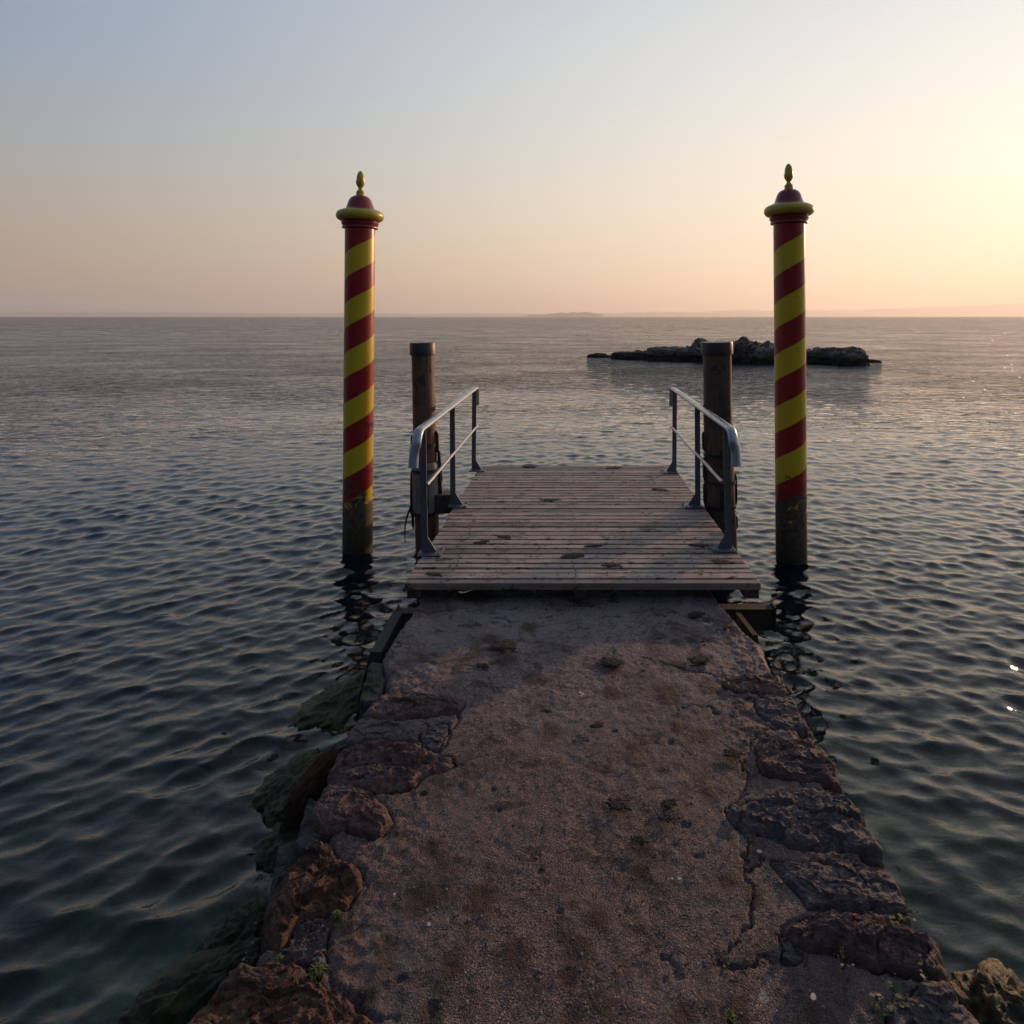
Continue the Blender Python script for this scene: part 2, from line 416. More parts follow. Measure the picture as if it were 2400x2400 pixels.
def mat_water():
    m, t = new_mat('lake_water')
    geo = t.n('ShaderNodeNewGeometry'); pos = geo.outputs['Position']
    dist = t.vmath('LENGTH', pos).outputs['Value']
    near = t.maprange(dist, 2.5, 12, .75, 1); mid = t.maprange(dist, 9, 24, .0, 1); patch = t.maprange(t.noise(t.scaled(pos, (1, 2, 1)), .16, 3, .5), .35, .65, .55, 1.25)
    a = t.noise(t.scaled(pos, (1, 1.9, 1), rot=(0, 0, rad(-10))), 7.0, 4, .6, .5)
    nm = bump(t, t.math('MULTIPLY', a, t.math('MULTIPLY', near, patch)), .006, 1.0)
    e = t.noise(t.scaled(pos, (1, 1.7, 1), rot=(0, 0, rad(14))), 19.0, 3, .6, .4)
    nm = bump(t, t.math('MULTIPLY', e, t.math('MULTIPLY', t.maprange(dist, 8, 18, 1, 0), patch)), .0010, 1.0, nm)
    rid = lambda q: t.math('SUBTRACT', 1.0, t.math('ABSOLUTE', t.math('MULTIPLY', t.math('SUBTRACT', q, .5), 4.0)))
    c = t.noise(t.scaled(pos, (1, 2.3, 1), rot=(0, 0, rad(5))), 2.4, 4, .5, .5)
    nm2 = bump(t, t.math('MULTIPLY', c, t.math('MULTIPLY', t.math('MULTIPLY', mid, t.maprange(dist, 22, 110, 1.0, .30)), patch)), .21, 1.0, nm)
    d = rid(t.noise(t.scaled(pos, (1, 2.6, 1), rot=(0, 0, rad(-4))), .42, 3, .5, .4))
    nm2 = bump(t, t.math('MULTIPLY', d, t.math('MULTIPLY', t.math('MULTIPLY', mid, t.maprange(dist, 60, 300, 1.0, .7)), patch)), .10, 1.0, nm2)
    g = rid(t.noise(t.scaled(pos, (1, 1.4, 1), rot=(0, 0, rad(8))), .10, 4, .6, .4))
    nm2 = bump(t, t.math('MULTIPLY', g, t.maprange(dist, 30, 120, 0, 1)), .85, 1.0, nm2)
    fres = t.n('ShaderNodeFresnel', {'IOR': t.maprange(dist, 3, 9, 1.40, 1.50), 'Normal': nm2})
    gl = t.n('ShaderNodeBsdfGlossy', {'Color': (1, 1, 1, 1), 'Roughness': t.maprange(dist, 3, 60, .028, .045), 'Normal': nm2})
    tr = t.n('ShaderNodeBsdfTransparent', {'Color': (.80, .95, .88, 1)})
    df = t.n('ShaderNodeBsdfDiffuse', {'Color': (.003, .010, .022, 1)})
    body = t.n('ShaderNodeMixShader', {0: t.maprange(dist, 2.6, 9, .12, 1.0), 1: tr.outputs[0], 2: df.outputs[0]})
    mx = t.n('ShaderNodeMixShader', {0: fres.outputs[0], 1: body.outputs[0], 2: gl.outputs[0]})
    t.n('ShaderNodeOutputMaterial', {0: mx.outputs[0]})
    return m


M = dict(
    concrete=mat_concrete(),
    stone=mat_stone('reddish_stone', (.18, .088, .075), (.22, .15, .145), (.34, .19, .145)),
    stone_grey=mat_stone('grey_pink_stone', (.15, .115, .12), (.20, .16, .165), (.26, .185, .165)),
    stone_rust=mat_stone('rusty_stone', (.15, .062, .036), (.19, .10, .072), (.27, .135, .09)),
    stone_wet=mat_stone('wet_side_stone', (.05, .05, .055), (.075, .075, .085), (.04, .035, .02), .5),
    moss=mat_moss('wet_moss_rock', (.022, .030, .006), (.060, .062, .012), (.11, .09, .018)),
    moss_sun_tint=mat_moss('sun_tinted_moss_rock', (.040, .036, .008), (.115, .085, .016), (.20, .145, .03)),  # moss variant with the low sun's yellow light put into its colour
    plank=mat_wood('deck_board', (.50, .385, .325), (.21, .165, .145), (.16, .12, .10)),
    joist=mat_wood('dark_timber', (.075, .05, .038), (.06, .04, .03), (.03, .02, .015)),
    pile_l=mat_wood('brown_pile_timber', (.17, .085, .050), (.17, .085, .050), (.085, .042, .026), (12, 12, .9), .5),
    pile_r=mat_wood('grey_pile_timber', (.115, .078, .052), (.115, .078, .052), (.055, .038, .026), (12, 12, .9), .6),
    zinc=mat_metal('galvanised_steel', (.12, .135, .17), .48, .5, .3),
    zincb=mat_metal('rail_steel', (.33, .35, .39), .36, .88, .10, 9),
    rust=mat_plain('rusty_steel', (.034, .020, .013), .75, 18, .6, .004),
    cap=mat_plain('dark_cap_metal', (.060, .052, .058), .48, 14, .4, .0015, .5),
    rubber=mat_plain('black_rubber', (.018, .016, .016), .5, 30, .3, .002),
    sheet=mat_plain('pale_plastic_sheet', (.20, .19, .19), .5, 12, .5, .006),
    redp=mat_plain('dull_red_paint', (.25, .022, .034), .30, 6, .25, .0006),
    yelp=mat_plain('dull_yellow_paint', (.56, .40, .045), .34, 8, .3, .0008),
    weed=mat_plain('dry_weed', (.020, .011, .006), .85, 40, .5, .003),
    leaf=mat_plain('green_leaf', (.022, .045, .010), .6, 30, .3, .001),
    grass=mat_plain('yellow_grass', (.11, .13, .020), .7, 30, .3, .001),
    chip=mat_plain('pale_stone_chip', (.27, .28, .30), .7, 30, .2, .001),
    pebble=mat_plain('small_pebble', (.17, .14, .13), .7, 60, .6, .001),
)

# ------------------------------------------------------------------ water, lake bed
N_W = 220
_lam = np.exp(rng.uniform(np.log(.06), np.log(4.0), N_W))
_trainA = rng.random(N_W) < .5
_spread = rng.normal(0, 1, N_W) * np.where(rng.random(N_W) < .22, rad(50), rad(24))
_crest = np.where(_trainA, rad(21), rad(-15)) * np.clip(1.2 - _lam / 6, .4, 1) + _spread * np.clip(1.5 - _lam, .7, 1.4)
_kd = np.stack([np.sin(_crest), -np.cos(_crest)], 1)
_ph = rng.uniform(0, 2 * np.pi, N_W)
_wgt = np.exp(-((np.log(_lam) - np.log(.17)) / 1.05) ** 2) * rng.uniform(.6, 1.4, N_W)
_slope = .265 * math.sqrt(2) * _wgt / np.sqrt((_wgt ** 2).sum())
_amp = _slope * _lam / (2 * np.pi)


def waves(x, y, spacing):
    wa = .5 - .5 * np.tanh(x / 3.5)
    gust = .80 + .42 * perlin(x * .11, y * .07, 3.3) + .30 * perlin(x * .5, y * .35, 8.1)
    dx = np.zeros_like(x); dy = np.zeros_like(x); z = np.zeros_like(x)
    for i in range(N_W):
        k = 2 * math.pi / _lam[i]
        side = (wa if _trainA[i] else 1 - wa) * 1.15 + .22
        fil = np.clip((_lam[i] / spacing - 1.7) / 1.8, 0, 1)
        a = _amp[i] * side * fil * (gust if _lam[i] < 2.2 else 1)
        p = k * (_kd[i, 0] * x + _kd[i, 1] * y) + _ph[i]
        q = a * np.cos(p); z += a * np.sin(p); dx += .95 * _kd[i, 0] * q; dy += .95 * _kd[i, 1] * q
    return dx, dy, z


def polar_sheet(name, radii, angs, zfun, mat, kind='structure', disp=None):
    R, A = np.meshgrid(radii, angs, indexing='ij')
    X = R * np.sin(A); Y = R * np.cos(A)
    nr, na = R.shape
    if disp:
        dr = np.gradient(radii)[:, None] * np.ones((1, na)); da = np.gradient(angs)[None, :] * R
        dx, dy, z = disp(X, Y, np.maximum(dr, da)); X = X + dx; Y = Y + dy
    else: z = zfun(X, Y)
    V = np.stack([X, Y, z], -1).reshape(-1, 3)
    i = np.arange(nr - 1)[:, None]; j = np.arange(na)[None, :]; j2 = (j + 1) % na
    Fq = np.stack([i * na + j, i * na + j2, (i + 1) * na + j2, (i + 1) * na + j], -1).reshape(-1, 4)
    c = len(V); V = np.vstack([V, [[0, 0, V[:na, 2].mean()]]])
    tri = [(c, int((k + 1) % na), int(k)) for k in range(na)]
    me = bpy.data.meshes.new(name); me.vertices.add(len(V)); me.vertices.foreach_set('co', V.astype(np.float32).ravel())
    nq = len(Fq); lv = np.concatenate([Fq.ravel(), np.array([q[::-1] for q in tri]).ravel()]).astype(np.int32)
    ls = np.concatenate([np.arange(nq) * 4, nq * 4 + np.arange(na) * 3]).astype(np.int32)
    me.loops.add(len(lv)); me.loops.foreach_set('vertex_index', lv); me.polygons.add(len(ls)); me.polygons.foreach_set('loop_start', ls)
    me.update(calc_edges=True); me.polygons.foreach_set('use_smooth', np.ones(len(ls), bool)); me.materials.append(mat)
    o = obj_of(name, me); tag(o, kind=kind)
    return o


def build_water():
    r = [.5, .8, 1.1]
    while r[-1] < 420: r.append(r[-1] + max(.0085, r[-1] ** 2 / 1376 * (.62 if r[-1] > 4 else .9)))
    r += [600, 1000, 2000, 4000, 8000, 16000, 41000]
    fine = np.radians(np.arange(-50, 46.01, .125)); coarse = np.radians(np.arange(48, 309, 3.0))
    a = np.concatenate([fine, coarse])
    polar_sheet('water', np.array(r), a, None, mat_water(), disp=waves)


def bed_z(x, y):
    d = np.maximum(np.abs(x) - 1.0, 0); dy = np.maximum(y - 4.1, 0); q = np.hypot(d, dy)
    z = -.34 - .22 * q - .02 * np.maximum(q - 4, 0)
    z = np.maximum(z, -5.5)
    return z + (.12 * fbm(x * 1.3, y * 1.3, 2.0, 4) + .16 * fbm(x * 2.6, y * 2.6, 5.0, 4, .5, True)) * np.clip(1.2 - q / 30, .3, 1)


def build_bed():
    m, t = new_mat('lake_bed'); o = OBJ(t)
    n = t.noise(o, 2.2, 5, .6)
    col = t.ramp(n, [(.40, (.006, .010, .004)), (.52, (.035, .060, .014)), (.64, (.14, .17, .045))])
    finish(t, col, .9, bump(t, t.noise(o, 14, 5), .05))
    r = np.concatenate([np.arange(.4, 9, .09), np.geomspace(9.2, 41000, 60)])
    polar_sheet('lake_bed', r, np.radians(np.arange(0, 360, 1.5)), bed_z, m)


build_water()
build_bed()

# ------------------------------------------------------------------ far hills, island


def ridge(name, dist, prof, depth, mat, seed, label=None, cat=None, kind=None):
    """prof: list of (photo x, height in photo px above the horizon); built as a hill mass at its own distance"""
    xs = np.linspace(prof[0][0], prof[-1][0], 160); hs = np.interp(xs, [p[0] for p in prof], [p[1] for p in prof])
    X0 = (xs - CX) * dist / F; H = hs * dist / F
    H = H * (1 + .10 * fbm(X0 / (dist * .012), seed, 0, 4)) + 0.0
    rows = np.linspace(-1, 1, 15)
    XX, VV = np.meshgrid(X0, rows, indexing='ij')
    env = np.sqrt(np.clip(1 - VV ** 2, 0, 1)) ** 1.3
    Z = H[:, None] * env * (1 + .12 * perlin(XX / (dist * .01), VV * 3 + seed)) - 2.5 * (env < .01)
    YY = dist + depth + VV * depth
    V = np.stack([XX, YY, Z], -1).reshape(-1, 3); n, k = XX.shape
    i = np.arange(n - 1)[:, None]; j = np.arange(k - 1)[None, :]
    Fq = np.stack([i * k + j, (i + 1) * k + j, (i + 1) * k + j + 1, i * k + j + 1], -1).reshape(-1, 4)
    o = mesh_np(name, V, Fq, mat); tag(o, label, cat, kind=kind)
    return o


hill_mat = mat_plain('wooded_hill', (.060, .065, .050), .9, .004, .4, 8.0)
ridge('hills', 30000, [(-500, 12), (0, 11), (200, 12), (330, 11), (480, 9), (640, 7), (800, 9), (950, 6), (1100, 8), (1300, 7), (1450, 9), (1560, 12), (1700, 10), (1800, 13)], 2200, hill_mat, 1.5, kind='structure')
ridge('hills', 35000, [(1480, 0), (1600, 8), (1700, 13), (1760, 17), (1850, 14), (1930, 17), (2010, 15), (2100, 19), (2200, 23), (2300, 24), (2400, 29), (2500, 34), (2700, 38), (2900, 30), (3100, 10)], 2600, hill_mat, 4.5, kind='structure')
ridge('wooded_island', 17000, [(1215, .5), (1245, 4), (1270, 4), (1290, 7), (1305, 10.5), (1318, 9), (1330, 8), (1345, 10), (1362, 11), (1380, 10.5), (1395, 8.5), (1408, 6), (1418, 2), (1422, .3)], 500, hill_mat, 8.5,
      label='low hazy wooded island on the horizon left of the rocky islet', cat='island')


def build_shore():
    """the bank the jetty starts from, unseen behind the camera: quay wall, ground, and dark trees added to darken camera-facing sides"""
    gm = mat_plain('shore_earth', (.06, .05, .035), .9, 3, .4, .02); fm = mat_plain('dark_foliage', (.030, .042, .018), .8, 1.2, .5, .10)
    xs = np.linspace(-70, 70, 141); ys = np.concatenate([[-2.9, -3.0], np.linspace(-3.2, -60, 30)]); XX, YY = np.meshgrid(xs, ys, indexing='ij')
    Z = np.where(YY > -2.95, -1.5, .45 + .03 * np.abs(YY + 3) + .15 * perlin(XX * .2, YY * .2)); n, k = XX.shape
    i = np.arange(n - 1)[:, None]; j = np.arange(k - 1)[None, :]
    Fq = np.stack([i * k + j, i * k + j + 1, (i + 1) * k + j + 1, (i + 1) * k + j], -1).reshape(-1, 4)
    tag(mesh_np('ground', np.stack([XX, YY, Z], -1).reshape(-1, 3), Fq, gm), kind='structure')
    V = []; Fc = []
    for q in range(30000):                        # leaf clumps of the unseen tree belt, added for dark reflections
        x = rng.uniform(-65, 65); d = rng.random(); y = -9 - 8 * d + 1.5 * math.sin(x * .4)
        top = 7.5 + 2.5 * math.sin(x * .23) + 1.8 * math.sin(x * .61 + 1); z = .8 + (top - .8) * rng.random() ** .7
        s_ = rng.uniform(.25, .6); a = rng.normal(size=3); a /= np.linalg.norm(a); b = np.cross(a, rng.normal(size=3)); b /= np.linalg.norm(b)
        c = np.array([x, y, z]); m_ = len(V); V += [c - a * s_, c + b * s_ * .6, c + a * s_, c - b * s_ * .6]; Fc.append((m_, m_ + 1, m_ + 2, m_ + 3))
    tag(mesh_np('added_tree_belt', np.array(V), Fc, fm, None, False), kind='stuff')


build_shore()


def build_haze():
    m, t = new_mat('evening_haze')
    v = t.n('ShaderNodeVolumePrincipled', {'Color': (1.0, .95, .90, 1), 'Density': 5.8e-5, 'Anisotropy': .40})
    t.n('ShaderNodeOutputMaterial', {1: v.outputs[0]})
    b = MB().box(-43000, 43000, -42500, 43000, -9, 960)
    o = b.build('haze', m); tag(o, kind='stuff')


HAZE = True
if HAZE: build_haze()

# ------------------------------------------------------------------ points on the photo turned into places
Z_CON = .32; Z_DECK = .45


def at(px, py, z):
    s = (py - CY) / (EYE - z)
    return ((px - CX) / s, F / s)


def world_poly(pts, z): return np.array([at(px, py, z) for px, py in pts])


def smooth_poly(P, n, seed, jit=.006):
    """closed outline resampled to n points, corners eased, edge slightly ragged"""
    Q = np.vstack([P, P[:1]]); L = np.concatenate([[0], np.cumsum(np.hypot(*np.diff(Q, axis=0).T))])
    s = np.linspace(0, L[-1], n, endpoint=False)
    R = np.stack([np.interp(s, L, Q[:, 0]), np.interp(s, L, Q[:, 1])], 1)
    for _ in range(max(2, n // 26)): R = .25 * np.roll(R, 1, 0) + .5 * R + .25 * np.roll(R, -1, 0)
    c = R.mean(0); d = R - c; d /= np.linalg.norm(d, axis=1)[:, None]
    R += d * (jit * 2.2 * fbm(R[:, 0] * 14, R[:, 1] * 14, seed, 4))[:, None]
    return R


def make_stone(name, pts, mat, parent, seed, rise=.03, rough=.016, depth=.34, zt=None, n=170, rings=58, tilt=(0, 0), world=None, strata=.5, base=None):
    zt = Z_CON if zt is None else zt
    P = world if world is not None else world_poly(pts, zt)
    R = smooth_poly(P, n, seed); c = R.mean(0)
    span = np.ptp(R, axis=0).max()
    tt = np.concatenate([np.linspace(.03, .9, rings) ** .85, [.94, .97, .99, 1.0]])
    V = []
    for t in tt:
        q = c + (R - c) * t
        e = 1 - max(0, (t - .88) / .12) ** 2.2
        wx = q[:, 0] + .03 * perlin(q[:, 0] * 9, q[:, 1] * 9, seed + 5); wy = q[:, 1] + .03 * perlin(q[:, 0] * 9, q[:, 1] * 9, seed + 15)
        nz = rough * (.55 * fbm(wx * 4, wy * 5, seed, 3) + .75 * facet(wx, wy * 1.7, .12, seed, 1.1, .9) + .42 * facet(wx + .01 * perlin(wx * 30, wy * 30, 1), wy * 1.6, .045, seed + 2, 1.0, 1.0) + .30 * fbm(wx * 12, wy * 20, seed + 3, 5, .62, True) + .22 * fbm(wx * 45, wy * 45, seed + 13, 3, .6))
        st = 0
        z = zt + .62 * rise * (1 - t ** 8 * .6) + nz + st + (q[:, 0] - c[0]) * tilt[0] + (q[:, 1] - c[1]) * tilt[1] - (1 - e) * .013
        V.append(np.stack([q[:, 0], q[:, 1], z], 1))
    lip = V[-1]
    for dz, g in ((.02, 1.004), (.05, 1.012), (.10, 1.015), (.17, 1.0), (.26, .985), (depth, .96)):
        if dz > depth: continue
        q = c + (R - c) * g; w = .012 * fbm(q[:, 0] * 12, q[:, 1] * 12, dz * 14 + seed, 4)
        d = (R - c) / np.linalg.norm(R - c, axis=1)[:, None]; q = q + d * w[:, None]
        V.append(np.stack([q[:, 0], q[:, 1], lip[:, 2] - dz], 1))
    m = len(V); V = np.vstack(V); V = np.vstack([V, [[c[0], c[1], V[:n, 2].mean()]]])
    fs = [((i + 1) * n + k, (i + 1) * n + (k + 1) % n, i * n + (k + 1) % n, i * n + k) for i in range(m - 1) for k in range(n)]
    Fq = np.array(fs)[:, ::-1]
    o = mesh_np(name, V, [tuple(int(a) for a in f[::-1]) for f in Fq] + [(m * n, k, (k + 1) % n) for k in range(n)], mat, parent)
    return o, R


# ------------------------------------------------------------------ the stone and concrete jetty
LEFT = [(978, 1403), (940, 1455), (905, 1500), (885, 1540), (893, 1600), (893, 1640), (872, 1685), (850, 1700), (842, 1738), (812, 1770), (785, 1812), (790, 1850),
        (755, 1885), (742, 1925), (752, 1965), (708, 2025), (665, 2090), (645, 2150), (650, 2205), (625, 2260), (560, 2300), (530, 2350), (480, 2400), (440, 2470)]
RIGHT = [(1688, 1403), (1714, 1431), (1761, 1484), (1796, 1511), (1824, 1580), (1838, 1623), (1862, 1645), (1884, 1695), (1893, 1735), (1925, 1763), (1955, 1834), (1962, 1862),
         (1990, 1897), (2030, 1960), (2045, 2032), (2090, 2070), (2112, 2131), (2122, 2181), (2170, 2222), (2195, 2262), (2204, 2305), (2232, 2351), (2280, 2400), (2340, 2470)]
LW = world_poly(LEFT, Z_CON); RW = world_poly(RIGHT, Z_CON)
LW = LW[np.argsort(LW[:, 1])]; RW = RW[np.argsort(RW[:, 1])]

STONES = [  # name, outline in the photo, material, rise, roughness
    ([(850, 1690), (858, 1664), (893, 1632), (924, 1617), (980, 1630), (1066, 1638), (1090, 1656), (1073, 1673), (995, 1681), (917, 1687)], 'stone', .030, .020),
    ([(812, 1748), (818, 1716), (832, 1692), (861, 1685), (902, 1695), (998, 1693), (1006, 1704), (983, 1723), (980, 1736), (899, 1735)], 'stone_grey', .022, .012),
    ([(986, 1728), (1007, 1701), (1051, 1697), (1050, 1720), (1025, 1759), (998, 1748)], 'stone_grey', .006, .010),
    ([(766, 1815), (793, 1769), (830, 1740), (899, 1740), (980, 1743), (1014, 1770), (1066, 1776), (1073, 1797), (995, 1816), (967, 1850), (874, 1855), (824, 1844), (775, 1838)], 'stone', .022, .026),
    ([(740, 1885), (752, 1852), (776, 1838), (816, 1847), (866, 1871), (897, 1890), (924, 1937), (884, 1966), (804, 1950), (745, 1961), (728, 1925)], 'stone', .055, .020),
    ([(648, 2085), (680, 2030), (742, 1972), (779, 1986), (791, 2024), (847, 2048), (841, 2086), (813, 2126), (766, 2138), (700, 2160), (655, 2222), (625, 2212), (618, 2151)], 'stone_rust', .040, .030),
    ([(680, 2215), (688, 2170), (740, 2152), (768, 2170), (770, 2215), (720, 2232)], 'stone_grey', -.01, .022),
    ([(592, 2276), (608, 2232), (680, 2229), (757, 2241), (763, 2266), (711, 2260), (664, 2254), (620, 2284)], 'stone_grey', .010, .016),
    ([(420, 2420), (455, 2385), (502, 2337), (520, 2288), (617, 2270), (680, 2270), (720, 2291), (773, 2325), (835, 2356), (872, 2392), (890, 2500), (380, 2500)], 'stone_rust', .045, .026),
    ([(1693, 1602), (1748, 1586), (1829, 1585), (1845, 1623), (1804, 1630), (1742, 1627), (1702, 1614)], 'stone', .016, .020),
    ([(1764, 1640), (1811, 1628), (1862, 1638), (1876, 1676), (1894, 1701), (1842, 1710), (1811, 1694), (1778, 1673)], 'stone_grey', .012, .012),
    ([(1767, 1752), (1795, 1737), (1898, 1738), (1933, 1765), (1960, 1807), (1975, 1847), (1935, 1836), (1851, 1828), (1780, 1815), (1772, 1780)], 'stone', .030, .024),
    ([(1699, 1908), (1745, 1882), (1848, 1864), (1952, 1860), (1998, 1877), (2039, 1937), (2060, 1974), (2060, 2018), (1989, 1994), (1931, 1997), (1857, 1992), (1807, 1968), (1757, 1955), (1718, 1945)], 'stone_grey', .030, .026),
    ([(1800, 2022), (1890, 2026), (2035, 2030), (2089, 2048), (2118, 2098), (2134, 2136), (2076, 2144), (1973, 2140), (1898, 2132), (1880, 2106), (1832, 2065)], 'stone_grey', .026, .018),
    ([(1834, 2180), (1890, 2154), (1973, 2147), (2076, 2158), (2138, 2189), (2192, 2222), (2217, 2260), (2221, 2300), (2138, 2289), (2035, 2264), (1952, 2237), (1888, 2222)], 'stone', .042, .028),
    ([(1822, 2188), (1842, 2184), (1880, 2236), (1860, 2256), (1830, 2246)], 'stone_grey', .008, .014),
    ([(2080, 2374), (2130, 2342), (2180, 2322), (2221, 2314), (2250, 2351), (2300, 2396), (2350, 2480), (2090, 2490)], 'stone_grey', .035, .018),
]
CRACKS = [[(1075, 1670), (1068, 1700), (1050, 1712), (1052, 1740), (1024, 1762), (990, 1745), (984, 1722)],
          [(870, 1858), (900, 1860), (965, 1852), (968, 1890), (935, 1905), (915, 1900)],
          [(790, 2005), (820, 2035), (850, 2045), (862, 2075), (850, 2105)],
          [(766, 2140), (775, 2180), (768, 2230), (745, 2250)],
          [(720, 2262), (770, 2298), (830, 2340), (875, 2385), (930, 2400)],
          [(1500, 1540), (1620, 1570), (1680, 1585), (1740, 1600), (1830, 1582)],
          [(1742, 1780), (1750, 1830), (1746, 1860), (1700, 1905), (1720, 1945), (1752, 1975), (1745, 2040), (1765, 2105), (1765, 2160), (1728, 2200), (1680, 2260)],
          [(1550, 2240), (1575, 2270), (1600, 2285)], [(1600, 1652), (1660, 1652), (1680, 1670)],
          [(1745, 2040), (1790, 2020)], [(1870, 1700), (1800, 1705), (1760, 1735), (1745, 1760)], [(1640, 2262), (1720, 2262), (1800, 2245), (1850, 2258)]]


def seg_dist(X, Y, pts):
    d = np.full(X.shape, 9.0)
    for (ax, ay), (bx, by) in zip(pts[:-1], pts[1:]):
        ux, uy = bx - ax, by - ay; L = ux * ux + uy * uy + 1e-9
        t = np.clip(((X - ax) * ux + (Y - ay) * uy) / L, 0, 1)
        d = np.minimum(d, np.hypot(X - ax - t * ux, Y - ay - t * uy))
    return d


def inside(X, Y, P):
    r = np.zeros(X.shape, bool); n = len(P)
    for i in range(n):
        x1, y1 = P[i]; x2, y2 = P[(i + 1) % n]
        c = ((y1 > Y) != (y2 > Y)) & (X < (x2 - x1) * (Y - y1) / (y2 - y1 + 1e-12) + x1)
        r ^= c
    return r


def build_jetty():
    root = empty('stone_jetty', (0, 0, 0), label='low weathered concrete jetty edged with rough reddish stones leading to the wooden deck', cat='jetty')
    outlines = []
    for i, (pts, mk, rise, rough) in enumerate(STONES):
        o, R = make_stone('stone', pts, M[mk], root, 3.1 + i * 1.7, rise, rough)
        outlines.append(R)
    # slab: fine grid in front, coarse behind the camera
    ys = np.concatenate([np.arange(-3, 1.35, .12), np.arange(1.35, 4.33, .0070)])
    u = np.linspace(0, 1, 330)
    L = np.interp(ys, LW[:, 1], LW[:, 0]) + .015; R_ = np.interp(ys, RW[:, 1], RW[:, 0]) - .015
    L += .012 * perlin(ys * 9, 1.0) + .008 * perlin(ys * 31, 5.0); R_ += .012 * perlin(ys * 9, 7.0) + .008 * perlin(ys * 31, 9.0)
    X = L[:, None] + (R_ - L)[:, None] * u[None, :]; Y = ys[:, None] + 0 * X
    Z = Z_CON + .010 * fbm(X * 1.6, Y * 1.6, 0, 4) + .0035 * fbm(X * 18, Y * 18, 2, 4)
    edge = np.minimum(X - L[:, None], R_[:, None] - X)
    craggy = sstep(.42, .10, edge + .10 * perlin(X * 3, Y * 3, 5))
    wX = X + .03 * perlin(X * 9, Y * 9, 31); wY = Y + .03 * perlin(X * 9, Y * 9, 37)
    Z += craggy * (.007 * fbm(X * 7, Y * 10, 1.5, 5, .62, True) + .008 * facet(wX, wY * 1.5, .10, 3, .9, .7) + .004 * facet(wX, wY, .035, 9) + .006 * fbm(X * 26, Y * 26, 6, 4, .65))
    pits = sstep(.60, .74, perlin(X * 15, Y * 15, 12) + .25 * perlin(X * 50, Y * 50, 2)); Z -= pits * .008
    Z -= .05 * sstep(.05, 0, edge) ** 2
    front = 4.33 - Y; Z -= .05 * sstep(.05, 0, front + .05 * perlin(X * 7, 3)); Z -= .07 * np.exp(-((X + .70) / .10) ** 2 - ((Y - 4.22) / .06) ** 2)
    for R in outlines:
        box = (X > R[:, 0].min() - .06) & (X < R[:, 0].max() + .06) & (Y > R[:, 1].min() - .06) & (Y < R[:, 1].max() + .06)
        xx, yy = X[box], Y[box]; ins = inside(xx, yy, R); d = seg_dist(xx, yy, np.vstack([R[::2], R[:1]]))
        amt = .5 + .9 * np.clip(perlin(xx * 5, yy * 5, 4) + .25, 0, 1)
        Z[box] -= np.where(ins, .060, .010 * amt * sstep(.012, .001, d))
    for ck in CRACKS:
        P = world_poly(ck, Z_CON); xx = X + .020 * fbm(X * 14, Y * 14, 3, 4, .6); yy = Y + .020 * fbm(X * 14, Y * 14, 8, 4, .6)
        d = seg_dist(xx, yy, P); w = .0035 + .006 * np.clip(perlin(X * 6, Y * 6, 9) + .1, 0, 1)
        Z -= .020 * np.clip(perlin(X * 4, Y * 4, 21) + .75, .25, 1) * np.exp(-(d / w) ** 2)
    # side walls
    sides_l = []; sides_r = []
    for dz, out in ((.06, .0), (.14, .01), (.24, .03), (.36, .05), (.6, .09), (1.2, .16)):
        w = .02 * fbm(Y[:, 0] * 6, dz * 9, 2, 4)
        sides_l.append(np.stack([X[:, 0] - out - w, Y[:, 0], Z[:, 0] - dz], 1)); sides_r.append(np.stack([X[:, -1] + out + w, Y[:, -1], Z[:, -1] - dz], 1))
    G = np.concatenate([np.stack(sides_l[::-1], 1), np.stack([X, Y, Z], -1), np.stack(sides_r, 1)], 1)
    # front end wall
    ends = []
    for dz in (.06, .16, .35, 1.2):
        e = G[-1].copy(); e[:, 2] = np.minimum(e[:, 2], Z_CON - dz); e[:, 1] += .01 + .02 * perlin(e[:, 0] * 6, dz * 5); ends.append(e)
    G = np.concatenate([G, np.stack(ends, 0)], 0)
    n, k = G.shape[:2]; i = np.arange(n - 1)[:, None]; j = np.arange(k - 1)[None, :]
    Fq = np.stack([i * k + j, i * k + j + 1, (i + 1) * k + j + 1, (i + 1) * k + j], -1).reshape(-1, 4)
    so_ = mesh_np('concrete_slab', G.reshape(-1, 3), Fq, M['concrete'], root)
    BR = [(1130, 2110, 75), (1205, 2240, 65), (1352, 2225, 70), (1405, 2150, 55), (985, 2110, 75), (1180, 1545, 60), (1560, 1625, 65), (1425, 1560, 60), (1290, 1712, 50), (1645, 1725, 45), (1250, 1590, 45),
          (1060, 2270, 50), (900, 2240, 60), (1430, 1625, 40), (1660, 1860, 45), (1450, 1885, 42), (1500, 2040, 40), (1770, 2110, 45), (1700, 2070, 45), (1600, 2390, 60), (1730, 2370, 60), (1240, 1470, 40), (1150, 1500, 45),
          (1700, 1455, 40), (1620, 1500, 30), (1640, 1545, 55), (1590, 1560, 40), (1660, 1610, 50), (1730, 1655, 40), (1590, 1700, 40), (1330, 2300, 40), (1010, 1990, 40), (1340, 2400, 60), (860, 2330, 50), (1010, 2380, 60)]
    PL = [(1363, 1625, 14), (1592, 2060, 16), (1568, 2060, 9), (1810, 2300, 32), (1660, 1462, 22), (1790, 2330, 24), (1640, 2260, 12)]
    stn = np.zeros(G.shape[:2]); pl = np.zeros(G.shape[:2])
